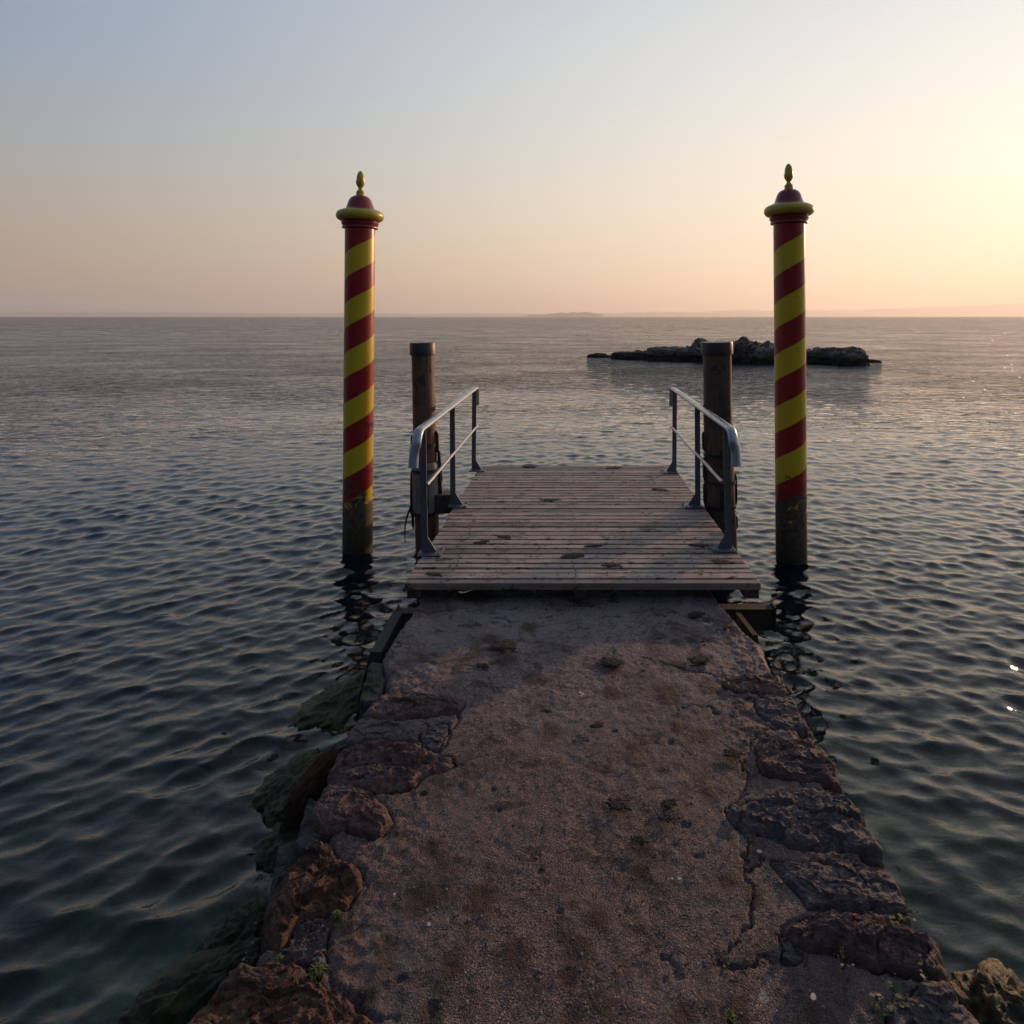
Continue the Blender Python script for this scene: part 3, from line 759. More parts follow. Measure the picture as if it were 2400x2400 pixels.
    for lst, A in ((BR, stn), (PL, pl)):
        for bx, by, br in lst:
            wx_, wy_ = at(bx, by, Z_CON); rr_ = br * .5 * (EYE - Z_CON) / (by - CY) * 1.15
            A[:X.shape[0], 6:6 + X.shape[1]] = np.maximum(A[:X.shape[0], 6:6 + X.shape[1]], np.exp(-(((X - wx_) / rr_) ** 2 + ((Y - wy_) / rr_ / 1.25) ** 2)))
    for nm_, A in (('stain', stn), ('pale', pl)):
        a_ = so_.data.attributes.new(nm_, 'FLOAT', 'POINT'); a_.data.foreach_set('value', A.astype(np.float32).ravel())
    cr = np.ones(G.shape[:2]); cr[:X.shape[0], 6:6 + X.shape[1]] = craggy
    at_ = so_.data.attributes.new('crag', 'FLOAT', 'POINT'); at_.data.foreach_set('value', cr.astype(np.float32).ravel())
    # stones set in the side faces, seen on the left and right below the top edge
    side = [([(842, 1640), (868, 1545), (898, 1548), (900, 1612), (880, 1650)], 'stone_wet', .0, 12),
            ([(690, 1985), (722, 1868), (762, 1872), (752, 1962), (716, 2010)], 'stone_wet', .02, 13),
            ([(622, 2130), (655, 1975), (700, 1960), (712, 2040), (662, 2110)], 'stone_wet', -.01, 14),
            ([(1806, 1560), (1822, 1540), (1836, 1570), (1834, 1600), (1818, 1590)], 'stone_wet', -.02, 15),
            ([(1880, 1720), (1896, 1700), (1906, 1720), (1906, 1756), (1890, 1752)], 'stone_wet', -.02, 16)]
    for pts, mk, dz, sd in side:
        make_stone('side_stone', pts, M[mk], root, sd, .0, .010, .5, Z_CON - .02 + dz, 60, 12)
    # long boards left along both flanks of the concrete end
    for a, b, sx in (((1724, 1436), (1764, 1488), 1), ((944, 1432), (893, 1528), -1)):
        p = at(*a, Z_CON - .02); q = at(*b, Z_CON - .02)
        t = (.03 if sx > 0 else .06) * sx
        MB().add([(p[0], p[1], .30), (q[0], q[1], .30), (q[0] + t, q[1], .30), (p[0] + t, p[1], .30),
                  (p[0] + t * .6, p[1], .02), (q[0] + t * .6, q[1], .02), (q[0] + t * 2.2, q[1], .02), (p[0] + t * 2.2, p[1], .02)],
                 [(0, 1, 2, 3), (7, 6, 5, 4), (0, 4, 5, 1), (1, 5, 6, 2), (2, 6, 7, 3), (3, 7, 4, 0)]).build('side_board', M['rust'] if sx > 0 else M['stone_wet'], root)
    # loose pebbles on the slab
    n = 1500; px = rng.uniform(-.95, 1.0, n); py = 1.5 + 2.3 * rng.random(n) ** 1.3; V = []; Fc = []
    zz = Z_CON + .010 * fbm(px * 1.6, py * 1.6, 0, 4) + .0035 * fbm(px * 18, py * 18, 2, 4)
    ico = [(0, 0, 1), (.9, 0, .3), (.28, .85, .3), (-.72, .53, .3), (-.72, -.53, .3), (.28, -.85, .3), (0, 0, -.6)]
    icf = [(0, 1, 2), (0, 2, 3), (0, 3, 4), (0, 4, 5), (0, 5, 1), (1, 6, 2), (2, 6, 3), (3, 6, 4), (4, 6, 5), (5, 6, 1)]
    for x, y, z in zip(px, py, zz):
        r = .0022 + .0055 * rng.random() ** 3; a = rng.uniform(0, 6.28); b = len(V); ca, sa = math.cos(a), math.sin(a); ex = rng.uniform(.6, 1.0)
        for q in ico: V.append((x + r * (q[0] * ca - q[1] * sa * ex), y + r * (q[0] * sa + q[1] * ca * ex), z + .001 + q[2] * r * .6))
        Fc += [(b + p, b + q, b + s) for p, q, s in icf]
    tag(mesh_np('pebbles', np.array(V), Fc, M['pebble'], None, False), kind='stuff')
    return outlines


build_jetty()

# ------------------------------------------------------------------ wooden deck
GAPS = [1080 + v / 6.44 for v in (70, 108, 140, 185, 222, 250, 290, 325, 365, 405, 445, 488, 533, 575, 620, 667, 720, 772, 832, 882, 937, 997)]
GAPS += [1230 + v / 6.44 for v in (95, 157, 222, 290, 355, 435, 510, 580, 655, 725, 810, 885)]
GAPY = [(EYE - Z_DECK) * F / (g - CY) for g in GAPS]


def build_deck():
    root = empty('wooden_deck', (0, 4.08, Z_DECK), label='weathered plank landing deck between the two handrails beyond the concrete jetty', cat='deck')
    def loc(v): return (v[0], v[1] - 4.08, v[2] - Z_DECK)
    n = len(GAPY) - 1; scr = MB()
    for i in range(n):
        y1, y0 = GAPY[i], GAPY[i + 1]; f = (y0 - 4.08) / 3.2
        xl = -1.062 + .04 * f; xr = 1.215 - .045 * f
        if i >= n - 6: xl -= .0; xr += .0
        elif i >= n - 14: xl += .012
        xl += random.uniform(-.004, .004); xr += random.uniform(-.004, .004)
        big = {3: .022, 20: .006, 24: .006, 26: .016, 27: .018, 30: .012, 31: .014}.get(i + 1, .0)
        g = .0088 + random.uniform(0, .0025)
        wd = (y1 - y0) - g * 2 - big * .3; L = xr - xl
        me = MB().box(-L / 2, L / 2, -wd / 2, wd / 2, -.045, 0, .0035)
        o = me.build('plank', M['plank'], root)
        o.location = loc(((xl + xr) / 2, (y0 + y1) / 2, Z_DECK + random.uniform(-.0025, .0015)))
        o.rotation_euler = (random.uniform(-.010, .010), random.uniform(-.0006, .0006), random.uniform(-.0012, .0012))
        for k in range(3):
            for x in ((-.80, .02, .86)[k],):
                if random.random() < .25: continue
                cx = x + random.uniform(-.022, .022); cy = (y0 + y1) / 2 + random.uniform(-.02, .02) - 4.08
                scr.lathe([(.007, .0), (.007, .0035), (.004, .0048)], cx, cy, 7)
    tag(scr.build('screws', M['zinc'], root), kind='stuff')
    for x0, x1 in ((-1.045, -.955), (.02, .11), (1.112, 1.205)):
        b = MB().box(x0, x1, 4.088 - 4.08, 7.25 - 4.08, -.100, -.047)
        b.build('joist', M['joist'], root)
    MB().box(-.96, 1.10, .40, .50, -.21, -.102).build('cross_beam', M['joist'], root)


build_deck()


def build_beams():
    # steel channel lying across under the deck end, just above the water
    o = empty('steel_beam', (1.2, 4.24, .07), label='short rusty steel beam end sticking out to the right under the deck', cat='beam')
    b = MB(); b.box(-.45, .16, 0, .012, 0, .135); b.build('web', M['rust'], o)
    MB().box(-.45, .16, -.012, .07, .1355, .146).box(.148, .1602, -.016, .075, .0, .16).build('flange', M['rust'], o)
    o2 = empty('steel_beam', (-1.05, 4.24, .07), label='short dark steel beam end sticking out to the left under the deck', cat='beam')
    MB().box(-.10, .45, 0, .012, 0, .11).build('web', M['joist'], o2)
    MB().box(-.10, .45, -.012, .07, .1105, .12).box(-.112, -.101, -.016, .075, .01, .14).build('flange', M['joist'], o2)


build_beams()

# ------------------------------------------------------------------ handrails


def build_rail(side, rail_x, posts, y_near, y_far, label):
    s = side                                     # +1: inner side is towards -X (right rail)
    root = empty('handrail', (posts[0][0], posts[0][1], Z_DECK), label=label, cat='handrail')
    ox, oy, oz = root.location
    def L(x, y, z): return (x - ox, y - oy, z - oz)
    zt = 1.352
    pts = []
    for a in np.linspace(0, 1, 3): pts.append(L(rail_x + s * .012, y_near - .115 - .035 * (1 - a), 1.115 + .125 * a))
    for a in np.linspace(12, 78, 7):
        pts.append(L(rail_x, y_near - .115 * math.cos(rad(a)) , 1.238 + .115 * math.sin(rad(a))))
    for y in np.linspace(y_near + .03, y_far - .03, 9): pts.append(L(rail_x, y, zt))
    for a in np.linspace(78, 12, 6): pts.append(L(rail_x, y_far + .10 * math.cos(rad(a)), 1.252 + .10 * math.sin(rad(a))))
    pts.append(L(rail_x, y_far + .112, 1.15))
    MB().tube(pts, .034, .020, 16).build('top_rail', M['zincb'], root, True)
    zm = .945; x_in = rail_x - s * .034
    MB().tube([L(x_in, y, zm - .0015 * math.sin(i * 1.3)) for i, y in enumerate(np.linspace(posts[0][1] - .02, posts[-1][1] + .02, 12))], .0125, None, 10).build('mid_rail', M['zincb'], root, True)
    for (px_, py_) in posts:
        p = MB(); hw = .0235
        # flat bar with a thin edge bead
        top = rail_x; q = [L(px_ - hw, py_ - .005, Z_DECK + .012), L(px_ + hw, py_ - .005, Z_DECK + .012), L(px_ + hw, py_ + .005, Z_DECK + .012), L(px_ - hw, py_ + .005, Z_DECK + .012),
                           L(top - hw, py_ - .005, zt - .012), L(top + hw, py_ - .005, zt - .012), L(top + hw, py_ + .005, zt - .012), L(top - hw, py_ + .005, zt - .012)]
        p.add(q, [(3, 2, 1, 0), (4, 5, 6, 7), (0, 1, 5, 4), (1, 2, 6, 5), (2, 3, 7, 6), (3, 0, 4, 7)])
        post = p.build('post', M['zinc'], root)
        ix = px_ - s * hw; gx = px_ - s * (hw + .058)
        g = MB().prism([(ix - ox, .012), (gx - ox, .012), (gx - ox, .020), (ix - ox, .115)], 'y', py_ - oy - .004, py_ - oy + .004)
        g.build('gusset', M['zinc'], post)
        g2 = MB().prism([(py_ - oy - .006, .012), (py_ - oy - .060, .012), (py_ - oy - .006, .045)], 'x', px_ - ox - .003, px_ - ox + .003)
        pc = px_ - s * .045
        MB().box(pc - ox - .085, pc - ox + .085, py_ - oy - .075, py_ - oy + .075, .0015, .0105, .001).build('base_plate', M['zinc'], post)
        for bx in (-.066, .066):
            for by in (-.055, .055):
                MB().lathe([(.011, .0105), (.011, .018), (.006, .0185), (.006, .026)], pc - ox + bx, py_ - oy + by, 6).build('bolt', M['zincb'], post)
    return root


build_rail(-1, -1.062, [(-1.048, 4.60), (-1.056, 5.755), (-1.068, 7.07)], 4.52, 7.12, 'left grey steel handrail beside the bollard wrapped in pale sheet')
build_rail(1, 1.138, [(1.158, 4.68), (1.142, 5.74), (1.132, 6.98)], 4.58, 7.05, 'right grey steel handrail beside the thick grey timber bollard')

# ------------------------------------------------------------------ striped mooring poles


def build_pole(x, y, ztop, z_edge, lean, seed, label):
    root = empty('mooring_pole', (x, y, 0), label=label, cat='mooring pole', group='red and yellow striped mooring poles')
    root.rotation_euler = (0, lean, 0)
    o = ztop - 3.4945
    R = .1335
    MB().lathe([(R, -1.6), (R, 0), (R, 1.2), (R, 2.0), (R, 2.99 + o)], seg=72).build('shaft', mat_pole('striped_paint_%d' % seed, z_edge, .456, seed), root, True)
    MB().lathe([(R, 2.955 + o), (.158, 2.962 + o), (.160, 2.972 + o), (.154, 2.978 + o), (.158, 2.992 + o), (.166, 3.004 + o), (.167, 3.016 + o), (.152, 3.024 + o), (.160, 3.034 + o)], seg=64).build('collar', M['redp'], root, True, angle=60)
    tor = [(.10, 3.030 + o)] + [(.166 + .047 * math.cos(rad(a)), 3.077 + o + .047 * math.sin(rad(a))) for a in range(-100, 101, 12)] + [(.10, 3.125 + o)]
    MB().lathe(tor, seg=72).build('ring', M['yelp'], root, True, angle=70)
    dome = [(.164, 3.118 + o), (.166, 3.125 + o), (.160, 3.130 + o), (.138, 3.137 + o), (.127, 3.146 + o), (.120, 3.160 + o), (.113, 3.182 + o), (.105, 3.207 + o), (.097, 3.226 + o), (.086, 3.242 + o), (.070, 3.254 + o), (.052, 3.262 + o), (.036, 3.266 + o)]
    MB().lathe(dome, seg=64).build('dome_cap', M['redp'], root, True, angle=60)
    fin = [(.038, 3.264 + o), (.038, 3.283 + o), (.034, 3.287 + o), (.038, 3.294 + o), (.036, 3.300 + o), (.026, 3.312 + o), (.018, 3.324 + o), (.017, 3.334 + o), (.021, 3.342 + o), (.030, 3.354 + o),
           (.037, 3.370 + o), (.0405, 3.388 + o), (.040, 3.400 + o), (.034, 3.404 + o), (.035, 3.415 + o), (.0335, 3.436 + o), (.029, 3.458 + o), (.022, 3.476 + o), (.012, 3.489 + o), (.003, 3.4945 + o)]
    MB().lathe(fin, seg=32).build('finial', M['yelp'], root, True, angle=50)
    return root


SL, SR = 254.0, 265.0
build_pole((838 - CX) / SL, F / SL, 3.4945, 2.784, rad(.45), 3, 'red and yellow spiral striped mooring pole left of the deck')
build_pole((1855 - CX) / SR, F / SR, 3.503, 2.824, rad(-.42), 8, 'red and yellow striped mooring pole right of the deck, in front of the islet')

# ------------------------------------------------------------------ timber bollards


def pile_mesh(r0, r1, z0, z1, seed, dent=.006):
    seg = 56; zs = np.linspace(z0, z1, 60); A = np.linspace(0, 2 * np.pi, seg, endpoint=False)
    ZZ, AA = np.meshgrid(zs, A, indexing='ij')
    r = r0 + (r1 - r0) * (ZZ - z0) / (z1 - z0)
    r = r + dent * perlin(np.cos(AA) * 1.5 + seed, np.sin(AA) * 1.5, ZZ * 1.8) + .0035 * perlin(np.cos(AA) * 9, np.sin(AA) * 9 + seed, ZZ * 1.2)
    V = np.stack([r * np.cos(AA), r * np.sin(AA), ZZ], -1).reshape(-1, 3)
    n, k = ZZ.shape; fs = [(i * k + j, i * k + (j + 1) % k, (i + 1) * k + (j + 1) % k, (i + 1) * k + j) for i in range(n - 1) for j in range(k)]
    return V, fs + [tuple(range((n - 1) * k, n * k))]


def strap(mb, r, z, h=.03, t=.004, seg=40): return mb.lathe([(r, z), (r + t, z + .001), (r + t, z + h), (r, z + h + .001)], seg=seg)


def rub_strip(r, ang, z0, z1, w=.05, t=.030, flare=0.0):
    """rubber fender strip standing against the pile at angle ang"""
    m = MB(); ca, sa = math.cos(ang), math.sin(ang); rows = []
    for f in np.linspace(0, 1, 8):
        z = z0 + (z1 - z0) * f; e = math.sin(min(1, f * 6, (1 - f) * 6) * math.pi / 2); tt = t * (.45 + .55 * e) + flare * (1 - f); r2 = r - .006
        rows += [(r2 * ca - w / 2 * sa, r2 * sa + w / 2 * ca, z), ((r2 + tt) * ca - w * .38 * sa, (r2 + tt) * sa + w * .38 * ca, z),
                 ((r2 + tt) * ca + w * .38 * sa, (r2 + tt) * sa - w * .38 * ca, z), (r2 * ca + w / 2 * sa, r2 * sa - w / 2 * ca, z)]
    fs = [(4 * i + k, 4 * i + (k + 1) % 4, 4 * i + 4 + (k + 1) % 4, 4 * i + 4 + k) for i in range(7) for k in range(4)] + [(3, 2, 1, 0), (28, 29, 30, 31)]
    return m.add(rows, fs)


def build_bollards():
    # left, slender, wrapped
    root = empty('timber_bollard', (-1.313, 5.88, 0), label='slender brown timber bollard wrapped in pale sheet left of the deck', cat='bollard', group='timber bollards beside the deck')
    root.rotation_euler = (0, rad(-1.4), 0)
    V, fs = pile_mesh(.110, .102, -1.2, 1.86, 2.0, .004); mesh_np('pile', V, fs, M['pile_l'], root)
    MB().lathe([(.108, 1.80), (.1165, 1.80), (.1165, 1.905), (.112, 1.912), (.02, 1.915)], seg=48).build('cap', M['cap'], root, True)
    strap(MB(), .1065, .955, .035).build('strap', M['rubber'], root)
    strap(MB(), .124, .73, .03).build('strap', M['rubber'], root)
    strap(MB(), .124, .345, .028).build('strap', M['rubber'], root)
    MB().lathe([(.110, .36), (.121, .37), (.1225, .5), (.1225, .70), (.121, .80), (.112, .82)], seg=44).build('wrap', M['sheet'], root, True)
    for a, z0, z1, fl in ((180, .84, 1.07, 0), (0, .90, 1.10, 0), (2, .60, .94, .02), (184, .30, .76, .012), (-4, .40, .77, .03), (200, .22, .40, 0), (-70, .40, .78, 0)):
        rub_strip(.112 if z0 > .8 else .121, rad(a), z0, z1, .045 if abs(a) != 70 else .012, .022 if abs(a) != 70 else .01, fl).build('fender_strip', M['rubber'], root)
    MB().box(.10, .27, -.09, .08, .36, .53, .006).build('bracket', M['joist'], root)
    MB().tube([(-.135, -.02, .42), (-.165, -.05, .34), (-.185, -.06, .25), (-.19, -.06, .16), (-.188, -.06, .10)], [.012, .009, .007, .005, .003], None, 6).build('rope_end', M['rubber'], root)
    # right, thick, bare
    root = empty('timber_bollard', (1.357, 5.75, 0), label='thick grey brown timber bollard right of the deck, partly in front of the islet', cat='bollard', group='timber bollards beside the deck')
    root.rotation_euler = (0, rad(-1.3), 0)
    V, fs = pile_mesh(.142, .126, -1.2, 1.87, 5.0, .012); mesh_np('pile', V, fs, M['pile_r'], root)
    MB().lathe([(.134, 1.815), (.1415, 1.815), (.1415, 1.915), (.138, 1.923), (.02, 1.926)], seg=48).build('cap', M['cap'], root, True)
    for z in (.90, .66, .44): strap(MB(), .137, z, .03).build('strap', M['rubber'], root)
    for a, z0, z1 in ((180, .95, 1.12), (182, .68, .89), (178, .46, .66), (0, .80, .90), (-3, .46, .74), (2, .24, .36), (-95, .47, .65)):
        rub_strip(.140, rad(a), z0, z1, .04, .017).build('fender_strip', M['rubber'], root)
    MB().box(-.30, -.10, -.07, .06, .28, .43, .006).build('bracket', M['joist'], root)


build_bollards()

# ------------------------------------------------------------------ rocks


def rock_blob(name, center, size, mat, parent, seed, rough=.22, seg=64, rings=40, flat=1.0, cut=None, power=2.4):
    """a boulder: superellipsoid pushed about by noise, lower part below the water"""
    th = np.linspace(0, 2 * np.pi, seg, endpoint=False); ph = np.linspace(-.62, 1.0, rings) * np.pi / 2
    PH, TH = np.meshgrid(ph, th, indexing='ij')
    cp = np.sign(np.cos(PH)) * np.abs(np.cos(PH)) ** (2 / power); sp = np.sign(np.sin(PH)) * np.abs(np.sin(PH)) ** (2 / power)
    ct = np.sign(np.cos(TH)) * np.abs(np.cos(TH)) ** (2 / power); st = np.sign(np.sin(TH)) * np.abs(np.sin(TH)) ** (2 / power)
    D = np.stack([cp * ct, cp * st, sp], -1)
    n1 = fbm(D[..., 0] * 1.4 + seed, D[..., 1] * 1.4, D[..., 2] * 1.4, 3) + .8 * fbm(D[..., 0] * 3 + seed, D[..., 1] * 3, D[..., 2] * 3.5, 5, .6, True)
    P = D * (1 + rough * n1)[..., None] * np.array(size)
    V = (P + np.array(center)).reshape(-1, 3); n, k = PH.shape
    fs = [(i * k + j, i * k + (j + 1) % k, (i + 1) * k + (j + 1) % k, (i + 1) * k + j) for i in range(n - 1) for j in range(k)]
    o = mesh_np(name, V - (np.array(center) if parent is None else 0), np.array(fs), mat, parent)
    if parent is None: o.location = center
    return o


def mat_islet():
    m, t = new_mat('islet_rock'); o = OBJ(t)
    z = t.n('ShaderNodeSeparateXYZ', {0: o}).outputs[2]
    n = t.noise(o, 2.2, 6, .65); n2 = t.noise(t.scaled(o, (1, 1, 2)), 5, 6, .7)
    col = t.mix(t.maprange(n2, .35, .7), (.045, .030, .021), (.125, .092, .072))
    bird = t.math('MULTIPLY', t.maprange(n, .50, .58), t.maprange(z, .30, .62))
    col = t.mix(t.math('MULTIPLY', bird, .75), col, (.30, .29, .32))
    col = t.mix(t.maprange(t.math('ADD', z, t.math('MULTIPLY', n, .3)), .42, .52, 1, 0), col, (.016, .010, .006))
    finish(t, col, .8, bump(t, t.noise(o, 12, 7, .75), .10))
    return m


def build_islet():
    mi = mat_islet(); d = 28.5
    root = empty('rocky_islet', (0, d, 0), label='low dark rocky islet with pale bird stains behind the right bollard', cat='islet')
    def R(px0, px1, top, base, depth, seed, dy=0, rough=.2, power=2.6):
        yy = (EYE) * F / (base - CY) if base else d; yy += dy; sc = F / yy
        x0, x1 = (px0 - CX) / sc, (px1 - CX) / sc; h = (EYE - (top - CY) / sc) * .84
        rock_blob('boulder', ((x0 + x1) / 2, yy - d + depth * .8, -.05), ((x1 - x0) / 2, depth, h + .05), mi, root, seed, rough, power=power)
    R(1376, 1428, 828, 838, .5, 1, rough=.15)
    R(1410, 1450, 833, 838, .4, 2)
    R(1432, 1500, 824, 842, .7, 3)
    R(1460, 1530, 822, 843, .7, 4)
    R(1510, 1640, 812, 846, 1.0, 5, power=3.2, rough=.16)
    R(1560, 1680, 817, 847, .9, 6, power=3.2)
    R(1610, 1665, 803, 847, .9, 7)
    R(1628, 1742, 793, 850, 1.2, 8, rough=.22)
    R(1700, 1790, 792, 853, 1.2, 9, rough=.26)
    R(1740, 1850, 800, 854, 1.2, 10, rough=.22)
    R(1800, 1905, 806, 853, 1.1, 11, rough=.2)
    R(1870, 1945, 817, 853, .9, 12)
    R(1915, 1985, 812, 854, .9, 13, rough=.24)
    R(1955, 2046, 811, 857, 1.1, 14, power=3.0, rough=.14)
    R(2030, 2072, 843, 850, .4, 15, rough=.15)


build_islet()


def place_rock(px, py, z, size, label, seed, mat='moss', cat='rock', rough=.2, rot=0, power=2.3):
    x, y = at(px, py, z)
    o = rock_blob('mossy_rock' if mat.startswith('moss') else 'rock', (x, y, z - size[2] * .75), size, M[mat], None, seed, rough, 72, 44, power=power)
    o.rotation_euler = (0, 0, rad(rot)); tag(o, label, cat)
    return o


place_rock(490, 2310, .03, (.29, .15, .15), 'long mossy green rock in the water at the bottom left of the jetty', 21, rot=38, rough=.15)
place_rock(580, 2165, .005, (.15, .11, .10), 'small mossy rock against the jetty side above the long mossy rock', 22, rot=30, rough=.15)
place_rock(690, 1830, .02, (.17, .24, .13), 'dark mossy rock in the water beside the tilted ochre stone', 23, rot=-12, rough=.16)
place_rock(742, 1815, .12, (.045, .22, .18), 'tilted ochre brown stone slab leaning on the left side of the jetty', 24, mat='stone_rust', rot=-14, rough=.16)
place_rock(690, 1965, .0, (.16, .20, .11), 'wet green rock low in the water left of the jetty edge', 25, rot=-10, rough=.16)
place_rock(800, 1640, .0, (.22, .36, .11), 'broad weedy rock awash left of the jetty below the left pole', 26, rot=-20, rough=.17)
place_rock(495, 1715, -.03, (.16, .12, .085), 'dark rounded rock just breaking the water far left of the jetty', 27)
place_rock(2350, 2352, .10, (.16, .15, .15), 'sun tinted mossy rock at the bottom right corner beside the jetty', 28, mat='moss_sun_tint', rough=.15)
place_rock(1840, 1620, .0, (.05, .07, .07), 'small dark rock awash by the right edge of the jetty', 29)

# ------------------------------------------------------------------ weeds, scraps, chips


def clump(px, py, z, size, n, name, mat, label=None, cat=None, group=None, up=.3, wid=.004, sx=1.0):
    """a dried weed scrap: ragged lumpy mat with loose strands lying round it"""
    x, y = at(px, py, z); m = MB(); K = 34; sd = random.uniform(0, 90); rings = 6
    A = np.linspace(0, 2 * np.pi, K, endpoint=False); vs = [(0, 0, .003 + size * .03)]
    rr = size * .85 * (1 + .55 * fbm(np.cos(A) * 1.3 + sd, np.sin(A) * 1.3, 0, 4) + .5 * perlin(np.cos(A) * 6 + sd, np.sin(A) * 6, 3))
    for i in range(1, rings + 1):
        f = i / rings
        for k in range(K):
            q = rr[k] * f; vx, vy = q * math.cos(A[k]) * sx * 1.25, q * math.sin(A[k]) * .72
            h = (.0015 + size * .045 * (1 - f ** 2) * (.6 + .9 * float(perlin(vx * 70 + sd, vy * 70, 1)))) if i < rings else -.002
            vs.append((vx, vy, h))
    fs = [(0, 1 + k, 1 + (k + 1) % K) for k in range(K)] + [(1 + (i - 1) * K + k, 1 + i * K + k, 1 + i * K + (k + 1) % K, 1 + (i - 1) * K + (k + 1) % K) for i in range(1, rings) for k in range(K)]
    m.add(vs, fs)
    for i in range(n):
        a = random.uniform(0, 6.28); r = size * random.uniform(.35, 1.15); cx, cy = r * math.cos(a) * sx, r * math.sin(a) * .75
        d = random.uniform(0, 6.28); l = size * random.uniform(.10, .32); w = wid * random.uniform(.25, .7)
        dx, dy = math.cos(d) * l, math.sin(d) * l; nx, ny = -math.sin(d) * w, math.cos(d) * w
        m.add([(cx - dx, cy - dy, .0015), (cx + nx, cy + ny, .0045), (cx - nx, cy - ny, .0035), (cx + dx, cy + dy, .0015)], [(0, 1, 2), (1, 3, 2)])
    o = m.build(name, mat, None, loc=(x, y, z), smooth=True, angle=70); o.rotation_euler = (0, 0, random.uniform(-.5, .5)); tag(o, label, cat, group)
    return o


def tuft(px, py, z, size, n, label, mat='grass', cat='grass tuft'):
    x, y = at(px, py, z); m = MB()
    for i in range(n):
        a = random.uniform(0, 6.28); b = size * .35 * random.random(); cx, cy = b * math.cos(a), b * math.sin(a)
        d = random.uniform(0, 6.28); out = size * random.uniform(.2, .75); h = size * random.uniform(.35, .9); w = .0018
        ex, ey = math.cos(d) * out, math.sin(d) * out; nx, ny = -math.sin(d) * w, math.cos(d) * w
        m.add([(cx + nx, cy + ny, -.01), (cx - nx, cy - ny, -.01), (cx + ex * .45 + nx, cy + ey * .45 + ny, h * .8), (cx + ex * .45 - nx, cy + ey * .45 - ny, h * .8), (cx + ex, cy + ey, h * .75)], [(0, 1, 3, 2), (2, 3, 4)])
    o = m.build('grass_tuft', M[mat], None, loc=(x, y, z)); tag(o, label, cat)


def leafy(px, py, z, n, spread, label, size=.022, sx=1.0):
    x, y = at(px, py, z); root = empty('weed_plant', (x, y, z), label=label, cat='plant')
    st = MB(); lf = MB()
    for i in range(n):
        a = random.uniform(0, 6.28); l = spread * random.uniform(.3, 1); ex, ey, h = math.cos(a) * l * sx, math.sin(a) * l, random.uniform(.008, .03)
        st.tube([(0, 0, -.005), (ex * .5, ey * .5, h * .8), (ex, ey, h)], .0011, None, 4)
        for q in range(3):
            f = .5 + .25 * q; b = a + random.uniform(-1.2, 1.2); c = np.array([ex * f, ey * f, h * f + .002]); s = size * random.uniform(.4, .75)
            d = np.array([math.cos(b), math.sin(b), random.uniform(-.1, .45)]); nn = np.array([-math.sin(b), math.cos(b), 0]) * .42
            pts = [c, c + s * (.35 * d + nn * .8), c + s * (.75 * d + nn * .7), c + s * d, c + s * (.75 * d - nn * .7), c + s * (.35 * d - nn * .8)]
            lf.add(pts, [(0, 1, 2, 3), (0, 3, 4, 5)])
    st.build('stem', M['leaf'], root); tag(lf.build('leaves', M['leaf'], root), kind='stuff')


tuft(745, 2290, .335, 0.038, 130, 'yellow green grass tuft growing in the crack above the large rust stone')
tuft(655, 2252, .335, 0.019, 60, 'tiny green grass tuft on the left edge of the jetty')
tuft(790, 2148, .335, 0.021, 80, 'ochre moss tuft in the crack beside the rusty stone')
tuft(1712, 2392, .33, 0.024, 60, 'sparse dark grass at the bottom of the picture right of centre')
leafy(2108, 2142, .31, 9, .05, 'green leafy weed hanging over the right stone edge, upper one')
leafy(2125, 2165, .28, 8, .045, 'dark leafy weed just below the upper weed on the right stone edge')
leafy(2175, 2300, .32, 12, .055, 'dense green weed on the right jetty edge near the sun tinted mossy rock')
leafy(2090, 2345, .34, 8, .05, 'pale leaved weed trailing across the gravel at lower right', .028, 1.5)
leafy(2045, 2372, .33, 5, .035, 'small dark weed left of the pale leaved weed', .024)
leafy(1975, 2268, .34, 6, .035, 'little green weed in the hollow of the big stone at lower right', .014)

SCR = 'dried waterweed scraps on the jetty'
for px, py, s, n, lb in [(1450, 1885, .040, 60, 'round dark scrap of dried waterweed at the centre of the concrete'),
                         (1568, 1882, .030, 46, 'dark oval waterweed scrap right of the round central scrap'), (1562, 1918, .022, 34, 'small waterweed scrap just below the dark oval one'),
                         (1496, 1968, .028, 44, 'waterweed scrap lying alone below the central scraps'), (1180, 1512, .075, 60, 'long dark waterweed streak left of centre on the upper concrete'),
                         (1130, 1560, .03, 34, 'small waterweed scrap below the long streak'), (1435, 1550, .06, 60, 'broad brown waterweed patch right of centre on the upper concrete'),
                         (1640, 1545, .055, 60, 'brown waterweed patch near the right edge of the upper concrete'), (1705, 1470, .03, 34, 'dark waterweed scrap by the right corner under the deck'),
                         (1630, 1440, .05, 50, 'flat waterweed scrap close to the deck on the right'), (1655, 1500, .026, 36, 'small black waterweed scrap near the right corner'),
                         (1720, 1765, .04, 40, 'reddish dry weed in the joint beside the right edge stones'), (1400, 1700, .03, 30, 'faint waterweed scrap in the middle of the concrete')]:
    clump(px, py, .334, s, n, 'waterweed_scrap', M['weed'], lb, 'waterweed', SCR, .14, .004)
DS = 'dried waterweed scraps on the deck boards'
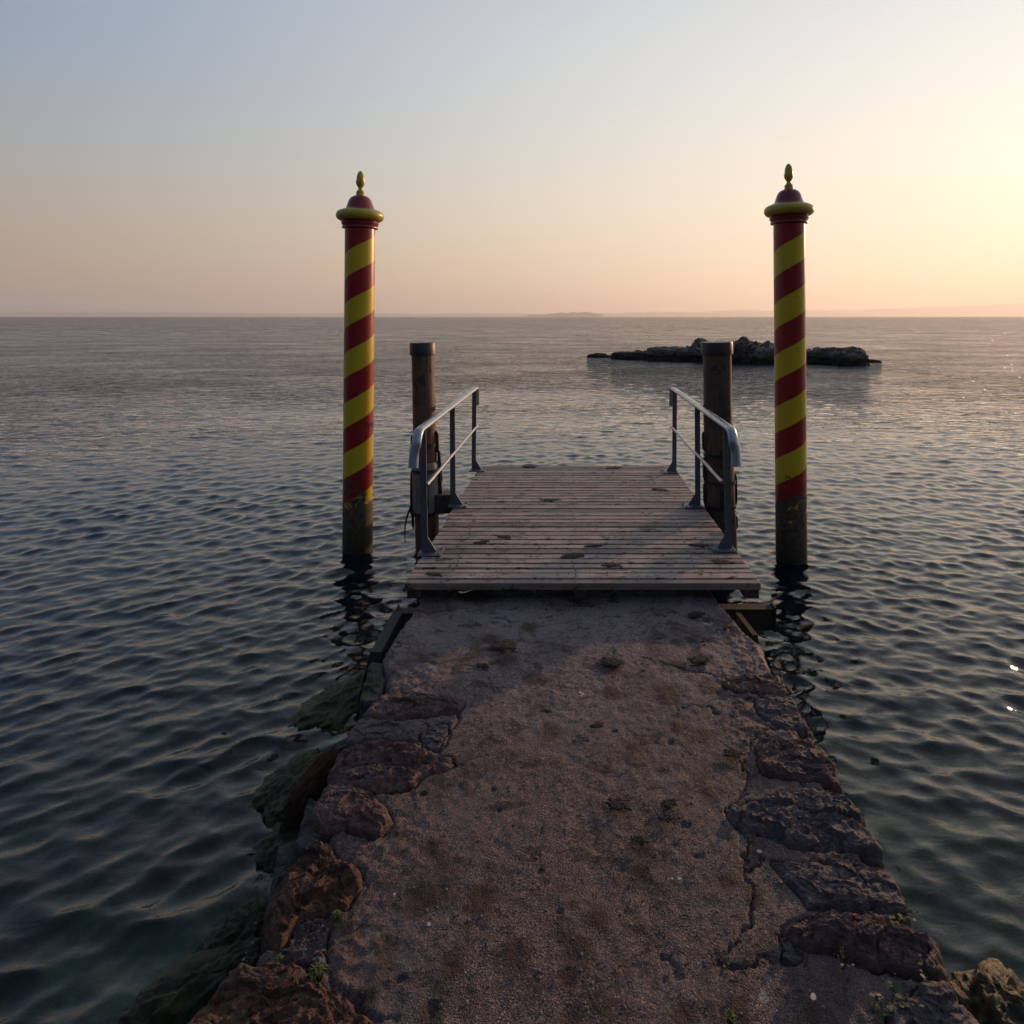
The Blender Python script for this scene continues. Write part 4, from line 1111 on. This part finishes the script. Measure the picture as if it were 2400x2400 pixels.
for px, py, s, n, lb in [(1017, 1347, .05, 40, 'waterweed scrap on the front boards at the left'), (1130, 1270, .055, 44, 'dark waterweed scrap on the boards right of the left near post'),
                         (1182, 1258, .05, 36, 'smaller scrap beyond the dark one at left of the deck'), (1432, 1325, .055, 44, 'waterweed scrap on the front boards right of centre'),
                         (1345, 1302, .07, 44, 'waterweed scrap at the middle of the front half of the deck'), (1640, 1278, .06, 40, 'reddish waterweed scrap left of the right near post'),
                         (1690, 1316, .07, 44, 'flat brown scrap on the boards under the right near post'), (1388, 1279, .05, 36, 'waterweed scrap just beyond the middle of the deck'),
                         (1550, 1148, .075, 60, 'dark waterweed scrap towards the far right of the deck'), (1290, 1172, .08, 34, 'waterweed scrap on the far half of the deck'),
                         (1240, 1094, .07, 44, 'scraps along the far edge of the deck left of centre'), (1440, 1096, .08, 50, 'scraps along the far edge of the deck right of centre')]:
    clump(px, py, Z_DECK + .001, s, n, 'waterweed_scrap', M['weed'], lb, 'waterweed', DS, .10, .0045, 1.1)
# countless crumbs between the bigger scraps
mb = MB()
for i in range(1150):
    if i < 700: px, py = random.uniform(1000, 1750), random.uniform(1085, 1362); z = Z_DECK + .001
    else: px, py = random.uniform(900, 1800), 1410 + 900 * random.random() ** 1.6; z = .333
    x, y = at(px, py, z)
    if z > .4 and (x < -1.0 or x > 1.14): continue
    if z < .4 and abs(x) > .85: continue
    for k in range(random.randint(1, 3)):
        d = random.uniform(0, 6.28); l = random.uniform(.006, .024); w = random.uniform(.001, .0035); jx, jy = random.uniform(-.01, .01), random.uniform(-.01, .01)
        dx, dy = math.cos(d) * l, math.sin(d) * l; nx, ny = -math.sin(d) * w, math.cos(d) * w
        mb.add([(x + jx - dx, y + jy - dy, z), (x + jx + nx, y + jy + ny, z + .004), (x + jx - nx, y + jy - ny, z + .003), (x + jx + dx, y + jy + dy, z + .001)], [(0, 1, 2), (1, 3, 2)])
tag(mb.build('weed_crumbs', M['weed']), kind='stuff')


def chip(px, py, s, label):
    x, y = at(px, py, .334); m = MB(); k = 7; pr = [(s * random.uniform(.6, 1) * math.cos(6.28 * i / k), s * .8 * random.uniform(.6, 1) * math.sin(6.28 * i / k)) for i in range(k)]
    m.prism(pr, 'z', 0, s * .45); o = m.build('stone_chip', M['chip'], None, loc=(x, y, .333)); o.rotation_euler = (.15, .1, 1); tag(o, label, 'stone chip')


chip(1005, 2168, .009, 'small pale blue white stone chip left of centre on the lower concrete')
chip(924, 2097, .007, 'tiny pale stone chip near the left edge stones')
chip(1575, 2060, .006, 'white stone chip right of centre on the lower concrete')
chip(1592, 2061, .008, 'larger white chip beside the white chip right of centre')
chip(2062, 2109, .007, 'tiny white chip on the smooth grey stone at right')
chip(1360, 1625, .012, 'pale flat chip in the middle of the concrete')
chip(1780, 1998, .012, 'grey pebble in the joint above the smooth grey edge stone')
chip(1905, 2339, .012, 'round grey pebble in the gravel at lower right')
